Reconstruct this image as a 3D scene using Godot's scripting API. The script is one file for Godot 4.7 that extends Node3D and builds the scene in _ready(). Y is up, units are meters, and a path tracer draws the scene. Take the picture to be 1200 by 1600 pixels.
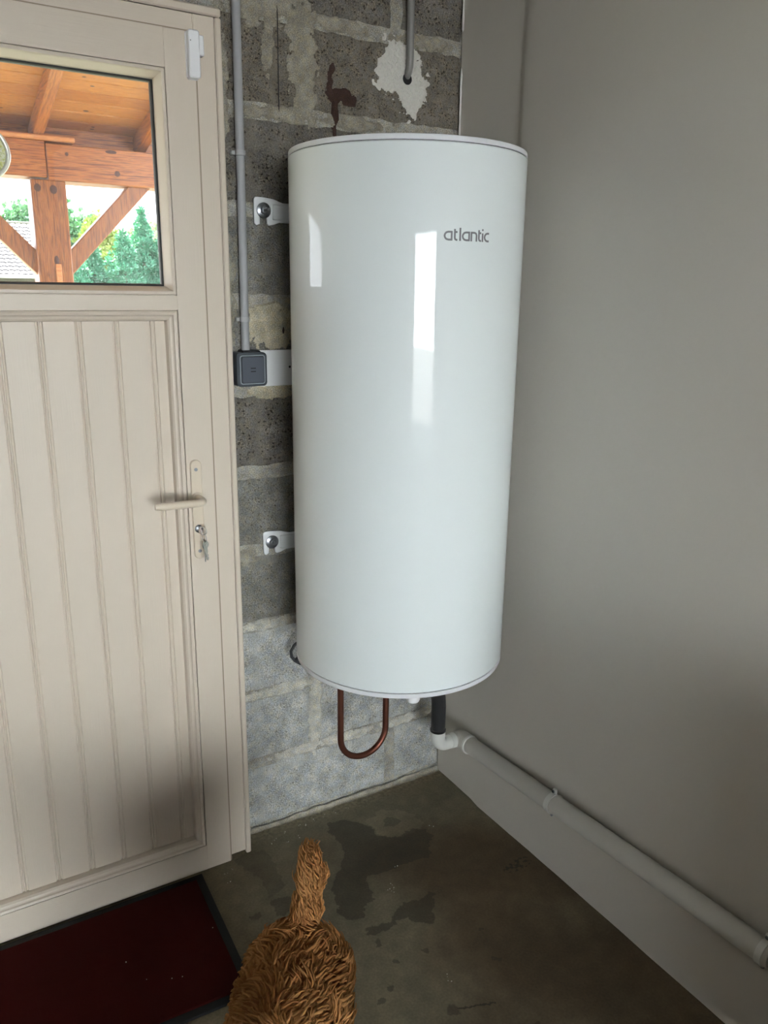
extends Node3D
# A corner of a garage: block wall with a cream door, wall-hung water heater, grey side wall with a drain pipe.
# x runs along the block wall (the corner is x = 0), z comes towards the camera, y is up, metres.

var M := {}
var rng := RandomNumberGenerator.new()
var sg := 1
var taken := {}

# ---------------------------------------------------------------- helpers: nodes
func numbered(called: String, parent: Node) -> String:
	var key := str(parent.get_instance_id()) + called
	var n: int = taken.get(key, 0)
	taken[key] = n + 1
	return called if n == 0 else "%s_%03d" % [called, n]

func meta(o: Node, label: String, category := "", group := "", kind := "") -> void:
	if label: o.set_meta("label", label)
	if category: o.set_meta("category", category)
	if group: o.set_meta("group", group)
	if kind: o.set_meta("kind", kind)

func thing(called: String, label: String, category: String, at := Vector3.ZERO, group := "", kind := "") -> Node3D:
	var o := Node3D.new()
	o.name = numbered(called, self)
	add_child(o, true)
	o.position = at
	meta(o, label, category, group, kind)
	return o

func begin() -> SurfaceTool:
	var s := SurfaceTool.new()
	s.begin(Mesh.PRIMITIVE_TRIANGLES)
	s.set_smooth_group(-1)
	return s

func done(s: SurfaceTool) -> ArrayMesh:
	s.generate_normals()
	return s.commit()

func put(called: String, shape: Variant, mat: Material, parent: Node = null, at := Vector3.ZERO) -> MeshInstance3D:
	if parent == null: parent = self
	var o := MeshInstance3D.new()
	o.name = numbered(called, parent)
	o.mesh = done(shape) if shape is SurfaceTool else shape
	o.material_override = mat
	o.position = at
	o.cast_shadow = GeometryInstance3D.SHADOW_CASTING_SETTING_ON
	parent.add_child(o, true)
	return o

# ---------------------------------------------------------------- helpers: shapes (corners given counter-clockwise from outside)
func tri(s: SurfaceTool, a: Vector3, b: Vector3, c: Vector3) -> void:
	s.add_vertex(a); s.add_vertex(c); s.add_vertex(b)

func quad(s: SurfaceTool, a: Vector3, b: Vector3, c: Vector3, d: Vector3) -> void:
	tri(s, a, b, c); tri(s, a, c, d)

func quad_out(s: SurfaceTool, a: Vector3, b: Vector3, c: Vector3, d: Vector3, from: Vector3) -> void:
	if (c - a).cross(d - b).dot((a + b + c + d) * 0.25 - from) >= 0.0: quad(s, a, b, c, d)
	else: quad(s, a, d, c, b)

func box(s: SurfaceTool, c: Vector3, size: Vector3, bev := 0.002, basis := Basis()) -> void:
	var h := size * 0.5
	var b := minf(bev, minf(h.x, minf(h.y, h.z)) * 0.9)
	s.set_smooth_group(-1)
	var p := func(axis: int, sg3: Vector3) -> Vector3:
		var v := Vector3.ZERO
		for k in 3:
			v[k] = sg3[k] * (h[k] - (0.0 if k == axis else b))
		return c + basis * v
	for k in 3:
		var u := (k + 1) % 3
		var w := (k + 2) % 3
		for sn in [-1.0, 1.0]:
			var q := []
			for uw in [[-1, -1], [1, -1], [1, 1], [-1, 1]]:
				var g := Vector3.ZERO
				g[k] = sn; g[u] = uw[0]; g[w] = uw[1]
				q.append(p.call(k, g))
			quad_out(s, q[0], q[1], q[2], q[3], c)
	if b <= 0.00001: return
	for k in 3:
		var u := (k + 1) % 3
		var w := (k + 2) % 3
		for su in [-1.0, 1.0]:
			for sw in [-1.0, 1.0]:
				var g0 := Vector3.ZERO
				g0[k] = -1; g0[u] = su; g0[w] = sw
				var g1 := g0
				g1[k] = 1
				quad_out(s, p.call(u, g0), p.call(u, g1), p.call(w, g1), p.call(w, g0), c)
	for sx in [-1.0, 1.0]:
		for sy in [-1.0, 1.0]:
			for sz in [-1.0, 1.0]:
				var g := Vector3(sx, sy, sz)
				var a: Vector3 = p.call(0, g)
				var b2: Vector3 = p.call(1, g)
				var d: Vector3 = p.call(2, g)
				if (b2 - a).cross(d - a).dot(a - c) >= 0.0: tri(s, a, b2, d)
				else: tri(s, a, d, b2)

func span(s: SurfaceTool, lo: Vector3, hi: Vector3, bev := 0.002) -> void:
	box(s, (lo + hi) * 0.5, hi - lo, bev)

func tube(s: SurfaceTool, pts: Array, r: Variant, n := 14, caps := true) -> void:
	sg += 1
	var rings := []
	var t0: Vector3 = (pts[1] - pts[0]).normalized()
	var u := t0.cross(Vector3.UP if absf(t0.y) < 0.9 else Vector3.RIGHT).normalized()
	for i in pts.size():
		var t: Vector3 = ((pts[mini(i + 1, pts.size() - 1)] - pts[i]).normalized() + (pts[i] - pts[maxi(i - 1, 0)]).normalized()).normalized()
		u = (u - t * u.dot(t)).normalized()
		var v := t.cross(u)
		var rr: float = r[i] if r is Array else r
		var ring := []
		for j in n:
			var a := TAU * j / n
			ring.append(pts[i] + (u * cos(a) + v * sin(a)) * rr)
		rings.append(ring)
	s.set_smooth_group(sg)
	for i in pts.size() - 1:
		for j in n:
			var k := (j + 1) % n
			quad(s, rings[i][j], rings[i][k], rings[i + 1][k], rings[i + 1][j])
	if caps:
		s.set_smooth_group(-1)
		for j in n:
			var k := (j + 1) % n
			tri(s, pts[0], rings[0][k], rings[0][j])
			var l := pts.size() - 1
			tri(s, pts[l], rings[l][j], rings[l][k])

func lathe(s: SurfaceTool, prof: Array, n := 24, xf := Transform3D()) -> void:
	sg += 1
	var last := Vector2.ZERO
	for i in prof.size() - 1:
		var p: Vector2 = prof[i]
		var q: Vector2 = prof[i + 1]
		var dir := (q - p).normalized()
		if i > 0 and dir.dot(last) < 0.72: sg += 1
		last = dir
		s.set_smooth_group(sg)
		for j in n:
			var a := TAU * j / n
			var b := TAU * (j + 1) / n
			if j == n - 1: b = 0.0
			var p0 := xf * Vector3(p.x * cos(a), p.y, p.x * sin(a))
			var p1 := xf * Vector3(p.x * cos(b), p.y, p.x * sin(b))
			var q0 := xf * Vector3(q.x * cos(a), q.y, q.x * sin(a))
			var q1 := xf * Vector3(q.x * cos(b), q.y, q.x * sin(b))
			if q.x < 1e-6: tri(s, p0, q0, p1)
			elif p.x < 1e-6: tri(s, p0, q0, q1)
			else: quad(s, p0, q0, q1, p1)

func up_to(dir: Vector3) -> Basis:   # a basis whose y axis is dir
	var y := dir.normalized()
	var x := y.cross(Vector3.FORWARD if absf(y.z) < 0.9 else Vector3.RIGHT).normalized()
	return Basis(x, y, x.cross(y))

func rounded(w: float, h: float, r: float, n := 5, c := Vector2.ZERO) -> PackedVector2Array:
	var out := PackedVector2Array()
	for k in 4:
		var o := Vector2([1, -1, -1, 1][k] * (w / 2 - r), [1, 1, -1, -1][k] * (h / 2 - r)) + c
		for i in n + 1:
			var a := PI / 2 * (k + float(i) / n)
			out.append(o + Vector2(cos(a), sin(a)) * r)
	return out

func inset(poly: PackedVector2Array, d: float) -> PackedVector2Array:
	var out := PackedVector2Array()
	var n := poly.size()
	for i in n:
		var e := (poly[i] - poly[(i - 1 + n) % n]).normalized()
		var f := (poly[(i + 1) % n] - poly[i]).normalized()
		var m := (Vector2(-e.y, e.x) + Vector2(-f.y, f.x)).normalized()
		out.append(poly[i] + m * d / maxf(0.5, m.dot(Vector2(-f.y, f.x))))
	return out

# a counter-clockwise outline in the xy plane given a thickness from z0 to z1, its front edge bevelled
func extrude(s: SurfaceTool, poly: PackedVector2Array, z0: float, z1: float, bev := 0.001, xf := Transform3D()) -> void:
	var n := poly.size()
	var front := inset(poly, bev) if bev > 0.0 else poly
	var idx := Geometry2D.triangulate_polygon(front)
	s.set_smooth_group(-1)
	for i in range(0, idx.size(), 3):
		var a := front[idx[i]]
		var b := front[idx[i + 1]]
		var c := front[idx[i + 2]]
		if (b - a).cross(c - a) < 0.0:
			var t := b; b = c; c = t
		tri(s, xf * Vector3(a.x, a.y, z1), xf * Vector3(b.x, b.y, z1), xf * Vector3(c.x, c.y, z1))
		tri(s, xf * Vector3(a.x, a.y, z0), xf * Vector3(c.x, c.y, z0), xf * Vector3(b.x, b.y, z0))
	sg += 2
	for i in n:
		var j := (i + 1) % n
		var a := poly[i]
		var b := poly[j]
		s.set_smooth_group(sg if n > 12 else -1)
		quad(s, xf * Vector3(a.x, a.y, z0), xf * Vector3(b.x, b.y, z0), xf * Vector3(b.x, b.y, z1 - bev), xf * Vector3(a.x, a.y, z1 - bev))
		if bev > 0.0:
			s.set_smooth_group(sg + 1 if n > 12 else -1)
			quad(s, xf * Vector3(a.x, a.y, z1 - bev), xf * Vector3(b.x, b.y, z1 - bev), xf * Vector3(front[j].x, front[j].y, z1), xf * Vector3(front[i].x, front[i].y, z1))

# a ridged sheet: f(u, v) gives a point, u to the right and v up as seen from outside
func sheet(s: SurfaceTool, nu: int, nv: int, f: Variant, uv: Variant = null) -> void:
	sg += 1
	s.set_smooth_group(sg)
	var g := []
	for j in nv + 1:
		var row := []
		for i in nu + 1:
			row.append(f.call(float(i) / nu, float(j) / nv))
		g.append(row)
	for j in nv:
		for i in nu:
			for k in [[i, j], [i + 1, j + 1], [i + 1, j], [i, j], [i, j + 1], [i + 1, j + 1]]:
				if uv != null: s.set_uv(uv.call(g[k[1]][k[0]]))
				s.add_vertex(g[k[1]][k[0]])

func noise(freq: float, seed_: int, octaves := 4, type := FastNoiseLite.TYPE_SIMPLEX_SMOOTH) -> FastNoiseLite:
	var n := FastNoiseLite.new()
	n.seed = seed_
	n.frequency = freq
	n.noise_type = type
	n.fractal_octaves = octaves
	n.fractal_type = FastNoiseLite.FRACTAL_FBM if octaves > 1 else FastNoiseLite.FRACTAL_NONE
	return n

# ---------------------------------------------------------------- camera, sky, light
func camera_and_light() -> void:
	var cam := Camera3D.new()
	cam.name = "camera"
	cam.fov = 65.0826
	cam.position = Vector3(-1.36148, 1.51194, 1.89579)
	cam.rotation = Vector3(-0.267733, -0.542671, 0.012814)
	cam.near = 0.05
	cam.far = 300.0
	cam.current = true
	add_child(cam, true)
	var sky_mat := ProceduralSkyMaterial.new()
	sky_mat.sky_top_color = Color(0.80, 0.86, 0.93)
	sky_mat.sky_horizon_color = Color(0.95, 0.97, 1.0)
	sky_mat.sky_curve = 0.3
	sky_mat.ground_bottom_color = Color(0.55, 0.55, 0.52)
	sky_mat.ground_horizon_color = Color(0.9, 0.92, 0.94)
	sky_mat.sky_energy_multiplier = 1.0
	var sky := Sky.new()
	sky.sky_material = sky_mat
	var env := Environment.new()
	env.background_mode = Environment.BG_SKY
	env.sky = sky
	env.background_energy_multiplier = 1.0
	env.ambient_light_source = Environment.AMBIENT_SOURCE_SKY
	env.tonemap_mode = Environment.TONE_MAPPER_LINEAR
	env.tonemap_exposure = 10.7
	env.sdfgi_enabled = true
	env.ssao_enabled = true
	env.ssil_enabled = true
	var we := WorldEnvironment.new()
	we.name = "world_environment"
	we.environment = env
	add_child(we, true)
	var sun := DirectionalLight3D.new()
	sun.name = "sun"
	sun.light_energy = 4.0
	sun.light_color = Color(1.0, 1.0, 0.99)
	sun.light_angular_distance = 1.0
	sun.shadow_enabled = true
	sun.basis = Basis.looking_at(Vector3(0.18, -0.78, 0.60))
	add_child(sun, true)

# ---------------------------------------------------------------- materials
func mat(color: Color, rough := 0.6, metal := 0.0) -> StandardMaterial3D:
	var m := StandardMaterial3D.new()
	m.albedo_color = color
	m.roughness = rough
	m.metallic = metal
	return m

func grey_bytes(n: FastNoiseLite, size: int) -> PackedByteArray:
	var im := n.get_seamless_image(size, size, false, false, 0.15, true)
	im.convert(Image.FORMAT_L8)
	return im.get_data()

# concrete block surface: [colour texture, height texture]
func concrete(seed_: int, pits: float, base: Color, size := 512) -> Array:
	var blot := grey_bytes(noise(0.012, seed_, 4), size)
	var grain := grey_bytes(noise(0.17, seed_ + 1, 3), size)
	var fine := grey_bytes(noise(0.45, seed_ + 4, 2), size)
	var cell_n := noise(0.075, seed_ + 2, 1, FastNoiseLite.TYPE_CELLULAR)
	cell_n.cellular_return_type = FastNoiseLite.RETURN_DISTANCE
	cell_n.domain_warp_enabled = true
	cell_n.domain_warp_amplitude = 14.0
	cell_n.domain_warp_frequency = 0.06
	var cell := grey_bytes(cell_n, size)
	var mask := grey_bytes(noise(0.03, seed_ + 3, 3), size)
	var col := PackedByteArray()
	var hei := PackedByteArray()
	col.resize(size * size * 3)
	hei.resize(size * size)
	for i in size * size:
		var b := blot[i] / 255.0
		var g := grain[i] / 255.0
		var f := fine[i] / 255.0
		var c := cell[i] / 255.0
		var k := mask[i] / 255.0
		var pit := clampf((0.16 + 0.16 * (k - 0.5) * 2.0 * pits - c) * 9.0, 0.0, 1.0) * pits
		var v := 0.80 + 0.24 * (b - 0.5) + 0.44 * (g - 0.5) + 0.28 * (f - 0.5)
		if g > 0.74 and k > 0.45: v += (g - 0.74) * 1.6
		v *= 1.0 - 0.45 * pit
		var warm := (k - 0.5) * 0.10
		col[i * 3] = int(clampf(v * base.r * (1.0 + warm), 0, 1) * 255)
		col[i * 3 + 1] = int(clampf(v * base.g * (1.0 + warm * 0.4), 0, 1) * 255)
		col[i * 3 + 2] = int(clampf(v * base.b * (1.0 - warm), 0, 1) * 255)
		hei[i] = int(clampf(0.62 + 0.2 * (b - 0.5) + 0.30 * (g - 0.5) + 0.2 * (f - 0.5) - 0.5 * pit, 0, 1) * 255)
	return [ImageTexture.create_from_image(Image.create_from_data(size, size, false, Image.FORMAT_RGB8, col)), ImageTexture.create_from_image(Image.create_from_data(size, size, false, Image.FORMAT_L8, hei))]

func rough_mat(pair: Array, tint: Color, scale: float, relief: float, offset := Vector3.ZERO) -> StandardMaterial3D:
	var m := mat(tint, 0.95)
	m.metallic_specular = 0.25
	m.albedo_texture = pair[0]
	m.heightmap_enabled = true
	m.heightmap_texture = pair[1]
	m.heightmap_scale = relief
	m.uv1_triplanar = true
	m.uv1_world_triplanar = true
	m.uv1_scale = Vector3.ONE * scale
	m.uv1_offset = offset
	return m

func soft_relief(m: StandardMaterial3D, freq: float, relief: float, scale: Vector3, seed_: int) -> StandardMaterial3D:
	var t := NoiseTexture2D.new()
	t.width = 256; t.height = 256
	t.seamless = true
	t.noise = noise(freq, seed_, 3)
	m.heightmap_enabled = true
	m.heightmap_texture = t
	m.heightmap_scale = relief
	m.uv1_triplanar = true
	m.uv1_world_triplanar = true
	m.uv1_scale = scale
	return m

func wood(seed_: int, dark: Color, mid: Color, light: Color, scale: Vector3, rough := 0.45) -> StandardMaterial3D:
	var t := NoiseTexture2D.new()
	t.width = 512; t.height = 512
	t.seamless = true
	var n := noise(0.016, seed_, 5)
	n.domain_warp_enabled = true
	n.domain_warp_amplitude = 30.0
	n.domain_warp_frequency = 0.008
	t.noise = n
	var g := Gradient.new()
	g.offsets = PackedFloat32Array([0.0, 0.3, 0.42, 0.5, 0.58, 0.72, 1.0])
	g.colors = PackedColorArray([dark, mid, light, mid.lerp(dark, 0.5), light, mid, dark])
	t.color_ramp = g
	var m := mat(Color.WHITE, rough)
	m.albedo_texture = t
	m.uv1_triplanar = true
	m.uv1_scale = scale
	return m

func leaf_mat(c: Color) -> StandardMaterial3D:
	var m := mat(c, 0.7)
	m.vertex_color_use_as_albedo = true
	m.backlight_enabled = true
	m.backlight = Color(0.35, 0.42, 0.25)
	return m

func materials() -> void:
	var c1 := concrete(11, 0.55, Color(0.92, 0.92, 0.905))
	var c2 := concrete(37, 1.0, Color(0.76, 0.74, 0.71))
	var c3 := concrete(71, 0.18, Color(0.96, 0.95, 0.92))
	M.block_smooth = rough_mat(c1, Color(0.92, 0.915, 0.905), 2.3, 0.35)
	M.block_mid = rough_mat(c1, Color(0.70, 0.685, 0.655), 2.7, 0.5, Vector3(0.37, 0.21, 0))
	M.block_dark = rough_mat(c2, Color(0.77, 0.755, 0.73), 2.4, 0.6)
	M.block_brown = rough_mat(c2, Color(0.80, 0.775, 0.735), 2.9, 0.6, Vector3(0.11, 0.63, 0))
	M.mortar = rough_mat(c3, Color(0.98, 0.97, 0.94), 3.1, 0.4)
	M.mortar_warm = rough_mat(c3, Color(0.79, 0.765, 0.715), 3.4, 0.3)
	M.plaster = soft_relief(mat(Color(0.86, 0.845, 0.81), 0.95), 0.06, 0.5, Vector3.ONE * 6.0, 31)
	M.stain_and_hole = rough_mat(c3, Color(0.36, 0.28, 0.26), 4.0, 0.2)
	M.screed = rough_mat(concrete(91, 0.25, Color(0.50, 0.49, 0.45)), Color(0.72, 0.69, 0.64), 1.3, 0.15)
	M.pencil = mat(Color(0.13, 0.12, 0.13), 0.8)
	M.wall_grey = soft_relief(mat(Color(0.835, 0.81, 0.77), 0.62), 0.03, 0.12, Vector3.ONE * 1.4, 5)
	M.wall_plain = soft_relief(mat(Color(0.62, 0.61, 0.59), 0.8), 0.03, 0.1, Vector3.ONE * 1.4, 6)
	M.chalk = mat(Color(0.93, 0.92, 0.90), 0.8)
	M.cream = soft_relief(mat(Color(0.845, 0.79, 0.725), 0.42), 0.02, 0.018, Vector3(30, 1.5, 30), 8)
	M.cream_rail = soft_relief(mat(Color(0.845, 0.79, 0.725), 0.42), 0.02, 0.018, Vector3(1.5, 30, 30), 9)
	M.cream_metal = mat(Color(0.86, 0.80, 0.72), 0.3)
	M.gasket = mat(Color(0.03, 0.03, 0.035), 0.6)
	var glass := mat(Color(1, 1, 1, 0.05), 0.0)
	glass.transparency = BaseMaterial3D.TRANSPARENCY_ALPHA
	M.glass = glass
	M.white_plastic = mat(Color(0.96, 0.96, 0.965), 0.35)
	M.white_steel = mat(Color(0.95, 0.955, 0.96), 0.3)
	var tank := mat(Color(0.90, 0.92, 0.92), 0.45)
	tank.metallic_specular = 0.3
	tank.clearcoat_enabled = true
	tank.clearcoat = 0.6
	tank.clearcoat_roughness = 0.03
	M.tank = soft_relief(tank, 0.008, 0.02, Vector3(1.2, 0.5, 1.2), 12)
	M.tank_cap = mat(Color(0.90, 0.90, 0.91), 0.32)
	M.seam = mat(Color(0.22, 0.22, 0.23), 0.7)
	M.letter = mat(Color(0.47, 0.47, 0.48), 0.4)
	M.zinc = mat(Color(0.62, 0.63, 0.65), 0.32, 1.0)
	M.chrome = mat(Color(0.86, 0.86, 0.84), 0.22, 0.65)
	M.copper = mat(Color(0.44, 0.27, 0.22), 0.42, 0.8)
	M.steel_tube = mat(Color(0.53, 0.52, 0.51), 0.45, 0.35)
	M.conduit = mat(Color(0.66, 0.66, 0.665), 0.45)
	M.conduit_clip = mat(Color(0.70, 0.70, 0.70), 0.5)
	M.pvc = mat(Color(0.88, 0.875, 0.85), 0.35)
	M.pvc_dull = mat(Color(0.80, 0.785, 0.75), 0.42)
	M.rubber_black = mat(Color(0.17, 0.17, 0.175), 0.45)
	M.switch_body = mat(Color(0.33, 0.35, 0.375), 0.5)
	M.switch_key = mat(Color(0.30, 0.32, 0.36), 0.42)
	M.switch_line = mat(Color(0.62, 0.65, 0.67), 0.35)
	M.black = mat(Color(0.02, 0.02, 0.022), 0.6)
	var pile := soft_relief(mat(Color(0.275, 0.108, 0.10), 1.0), 0.4, 0.4, Vector3.ONE * 9.0, 14)
	pile.metallic_specular = 0.1
	M.mat_pile = pile
	M.mat_rubber = mat(Color(0.085, 0.09, 0.10), 0.8)
	M.crumb = mat(Color(0.85, 0.84, 0.80), 0.8)
	var d := Color(0.26, 0.115, 0.025)
	var md := Color(0.58, 0.315, 0.095)
	var l := Color(0.70, 0.43, 0.15)
	M.wood_x = wood(21, d, md, l, Vector3(0.28, 6.0, 6.0))
	M.wood_y = wood(22, d.darkened(0.1), md.darkened(0.12), l.darkened(0.12), Vector3(6.0, 0.28, 6.0))
	M.wood_z = wood(23, d, md, l, Vector3(6.0, 6.0, 0.28))
	M.wood_pale = wood(25, Color(0.62, 0.36, 0.17), Color(0.75, 0.48, 0.26), Color(0.80, 0.55, 0.32), Vector3(0.5, 6.0, 6.0))
	M.plank_a = wood(26, Color(0.48, 0.27, 0.11), Color(0.68, 0.43, 0.18), Color(0.73, 0.49, 0.225), Vector3(0.6, 9, 9))
	M.plank_b = wood(27, Color(0.45, 0.24, 0.09), Color(0.64, 0.385, 0.15), Color(0.69, 0.45, 0.195), Vector3(0.6, 9, 9))
	M.knot = mat(Color(0.24, 0.10, 0.06), 0.5)
	M.roof_cover = mat(Color(0.35, 0.33, 0.32), 0.9)
	M.tile_a = mat(Color(0.215, 0.20, 0.205), 0.9)
	M.tile_b = mat(Color(0.19, 0.172, 0.175), 0.9)
	M.render_wall = mat(Color(0.36, 0.355, 0.29), 0.9)
	M.bark = mat(Color(0.33, 0.26, 0.20), 0.9)
	M.leaf = leaf_mat(Color.WHITE)
	M.lawn = soft_relief(mat(Color(0.31, 0.32, 0.25), 0.95), 0.2, 2.0, Vector3.ONE * 0.8, 15)
	M.drive = soft_relief(mat(Color(0.47, 0.46, 0.45), 0.9), 0.2, 0.3, Vector3.ONE * 0.8, 16)
	M.cabinet = mat(Color(0.20, 0.17, 0.15), 0.6)
	M.seal = mat(Color(0.62, 0.55, 0.47), 0.7)
	M.mortar_bed = rough_mat(c3, Color(0.83, 0.815, 0.785), 3.0, 0.4)
	M.mortar_pale = rough_mat(c3, Color(0.96, 0.92, 0.83), 3.2, 0.3)
	M.facade = mat(Color(0.925, 0.955, 0.97), 0.9)
	var dial := wood(61, Color(0.50, 0.55, 0.12), Color(0.80, 0.80, 0.50), Color(0.86, 0.87, 0.84), Vector3.ONE * 6.0)
	M.therm_face = dial
	var fur := mat(Color.WHITE, 0.85)
	fur.vertex_color_use_as_albedo = true
	fur.metallic_specular = 0.12
	M.fur = fur
	M.dog_skin = mat(Color(0.64, 0.42, 0.23), 0.9)
	M.dog_nose = mat(Color(0.06, 0.045, 0.04), 0.4)
	M.dog_eye = mat(Color(0.07, 0.04, 0.025), 0.1)

# ---------------------------------------------------------------- floor with its damp marks
func floor_texture() -> Array:
	var size := 1024
	var wet := [
		[-0.44, 0.071, -0.391, 0.082, -0.356, 0.12, -0.342, 0.145, -0.34, 0.189, -0.305, 0.223, -0.245, 0.218, -0.209, 0.234, -0.207, 0.274, -0.24, 0.305, -0.251, 0.339, -0.279, 0.338, -0.326, 0.327, -0.382, 0.332, -0.42, 0.325, -0.463, 0.329, -0.472, 0.388, -0.477, 0.405, -0.517, 0.415, -0.53, 0.447, -0.57, 0.434, -0.577, 0.394, -0.563, 0.349, -0.539, 0.293, -0.49, 0.247, -0.456, 0.204, -0.454, 0.14, -0.454, 0.098],
		[-0.545, 0.482, -0.478, 0.489, -0.427, 0.454, -0.399, 0.457, -0.363, 0.464, -0.342, 0.449, -0.33, 0.463, -0.349, 0.493, -0.37, 0.513, -0.37, 0.539, -0.387, 0.546, -0.424, 0.527, -0.434, 0.496, -0.464, 0.497, -0.495, 0.517, -0.538, 0.51, -0.553, 0.495],
		[-0.709, 0.271, -0.659, 0.293, -0.666, 0.329, -0.697, 0.337, -0.72, 0.317],
		[-0.776, 0.291, -0.75, 0.303, -0.757, 0.321, -0.778, 0.309],
		[-0.739, 0.088, -0.684, 0.073, -0.644, 0.088, -0.652, 0.248, -0.707, 0.265, -0.698, 0.2],
		[-0.289, 0.141, -0.255, 0.142, -0.246, 0.174, -0.279, 0.182, -0.304, 0.167]]
	var depth := [0.27, 0.27, 0.22, 0.20, 0.13, 0.19]
	var pale := [-0.339, 0.12, -0.273, 0.095, -0.221, 0.125, -0.195, 0.177, -0.199, 0.219, -0.257, 0.237, -0.305, 0.223, -0.332, 0.194, -0.338, 0.148]
	var spots := [[-0.456, 0.613, 0.011], [-0.544, 0.536, 0.009], [-0.497, 0.777, 0.014], [-0.581, 0.658, 0.009], [-0.533, 0.602, 0.010], [-0.327, 0.716, 0.007], [-0.618, 0.677, 0.009], [-0.30, 0.62, 0.006], [-0.36, 0.9, 0.008]]
	var polys := []
	for w in wet + [pale]:
		var p := PackedVector2Array()
		for i in range(0, w.size(), 2): p.append(Vector2(w[i], w[i + 1]))
		polys.append(p)
	var rects := []
	for p in polys:
		var r := Rect2(p[0], Vector2.ZERO)
		for q in p: r = r.expand(q)
		rects.append(r.grow(0.02))
	var warp := noise(28.0, 3, 3)
	var warp2 := noise(28.0, 4, 3)
	var big := noise(2.4, 5, 4)
	var mid := noise(16.0, 6, 4)
	var fine := noise(130.0, 7, 3)
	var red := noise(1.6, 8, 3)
	var col := PackedByteArray()
	var rgh := PackedByteArray()
	col.resize(size * size * 3)
	rgh.resize(size * size)
	for j in size:
		for i in size:
			var x := -2.0 + (i + 0.5) / size * 2.0
			var z := (j + 0.5) / size * 2.0
			var v := 0.465 + 0.06 * big.get_noise_2d(x, z) + 0.055 * mid.get_noise_2d(x, z) + 0.045 * fine.get_noise_2d(x, z)
			v += 0.13 * smoothstep(0.075, 0.0, z + 0.03 * mid.get_noise_2d(x, z)) * clampf(0.5 + 1.2 * fine.get_noise_2d(x * 0.5, z * 0.5), 0.0, 1.0)
			var w := 0.0
			var q := Vector2(x, z) + Vector2(warp.get_noise_2d(x, z), warp2.get_noise_2d(x, z)) * 0.011
			for k in polys.size():
				var r: Rect2 = rects[k]
				if r.has_point(q) and Geometry2D.is_point_in_polygon(q, polys[k]):
					if k == polys.size() - 1: v += 0.055
					else: w = maxf(w, depth[k])
			for sp in spots:
				var dd: float = Vector2(q.x - sp[0], q.y - sp[1]).length()
				if dd < sp[2]: w = maxf(w, 0.24)
			# a crack and some dark scuffs by the side wall
			var cr: float = absf(z - (0.779 + (x + 0.485) * 0.36) - 0.006 * mid.get_noise_2d(x * 3.0, 9.0))
			if x > -0.485 and x < -0.40 and cr < 0.0022: w = maxf(w, 0.45)
			var sc := Vector2((x + 0.072) / 0.05, (z - 0.487) / 0.022).length()
			if sc < 1.0 and mid.get_noise_2d(x * 3.4, z * 4.0) + 0.25 * (1.0 - sc) > 0.20: w = maxf(w, 0.42)
			var brown_shade := clampf(0.5 + red.get_noise_2d(x + 3.0, z) + 0.75 * smoothstep(-0.65, -0.05, x) * smoothstep(0.12, 0.5, z) - 0.35, 0.0, 1.0) * (1.0 - w)
			v *= (1.0 - w) * (1.0 - 0.26 * brown_shade)  # browner on the right, with shade there painted into the colour too
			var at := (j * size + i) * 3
			col[at] = int(clampf(v * (1.06 + 0.08 * brown_shade), 0, 1) * 255)
			col[at + 1] = int(clampf(v * (1.0 - 0.02 * brown_shade), 0, 1) * 255)
			col[at + 2] = int(clampf(v * (0.83 - 0.06 * brown_shade), 0, 1) * 255)
			rgh[j * size + i] = int(clampf(0.80 + 0.12 * mid.get_noise_2d(x, z) - 0.55 * w, 0.2, 1) * 255)
	return [ImageTexture.create_from_image(Image.create_from_data(size, size, false, Image.FORMAT_RGB8, col)), ImageTexture.create_from_image(Image.create_from_data(size, size, false, Image.FORMAT_L8, rgh))]

func make_floor() -> void:
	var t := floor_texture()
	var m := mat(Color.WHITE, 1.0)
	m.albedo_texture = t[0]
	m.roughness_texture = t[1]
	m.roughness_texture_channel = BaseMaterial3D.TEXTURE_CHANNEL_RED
	m.metallic_specular = 0.4
	var f := thing("floor", "dark worn concrete floor with damp patches", "floor", Vector3.ZERO, "", "structure")
	var bump := noise(3.0, 41, 3)
	var s := begin()
	sheet(s, 60, 60, func(u, v):
		var x: float = -2.0 + 2.0 * u
		var z: float = 2.0 - 2.0 * v
		return Vector3(x, minf(0.0, 0.0025 * bump.get_noise_2d(x, z) - 0.0012), z),
		func(p): return Vector2((p.x + 2.0) / 2.0, p.z / 2.0))
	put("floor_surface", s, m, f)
	s = begin()
	span(s, Vector3(-4.2, -0.2, -0.25), Vector3(0.2, -0.006, 6.2), 0.0)
	put("floor_slab", s, M.screed, f)
	s = begin()
	quad(s, Vector3(-4.0, -0.001, 6.0), Vector3(0, -0.001, 6.0), Vector3(0, -0.001, 2.0), Vector3(-4.0, -0.001, 2.0))
	quad(s, Vector3(-4.0, -0.001, 2.0), Vector3(-2, -0.001, 2.0), Vector3(-2, -0.001, 0.0), Vector3(-4.0, -0.001, 0.0))
	put("floor_surface", s, M.screed, f)

# ---------------------------------------------------------------- block wall
var edge_noise := noise(22.0, 101, 3)
var face_noise := noise(9.0, 102, 4)

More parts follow.
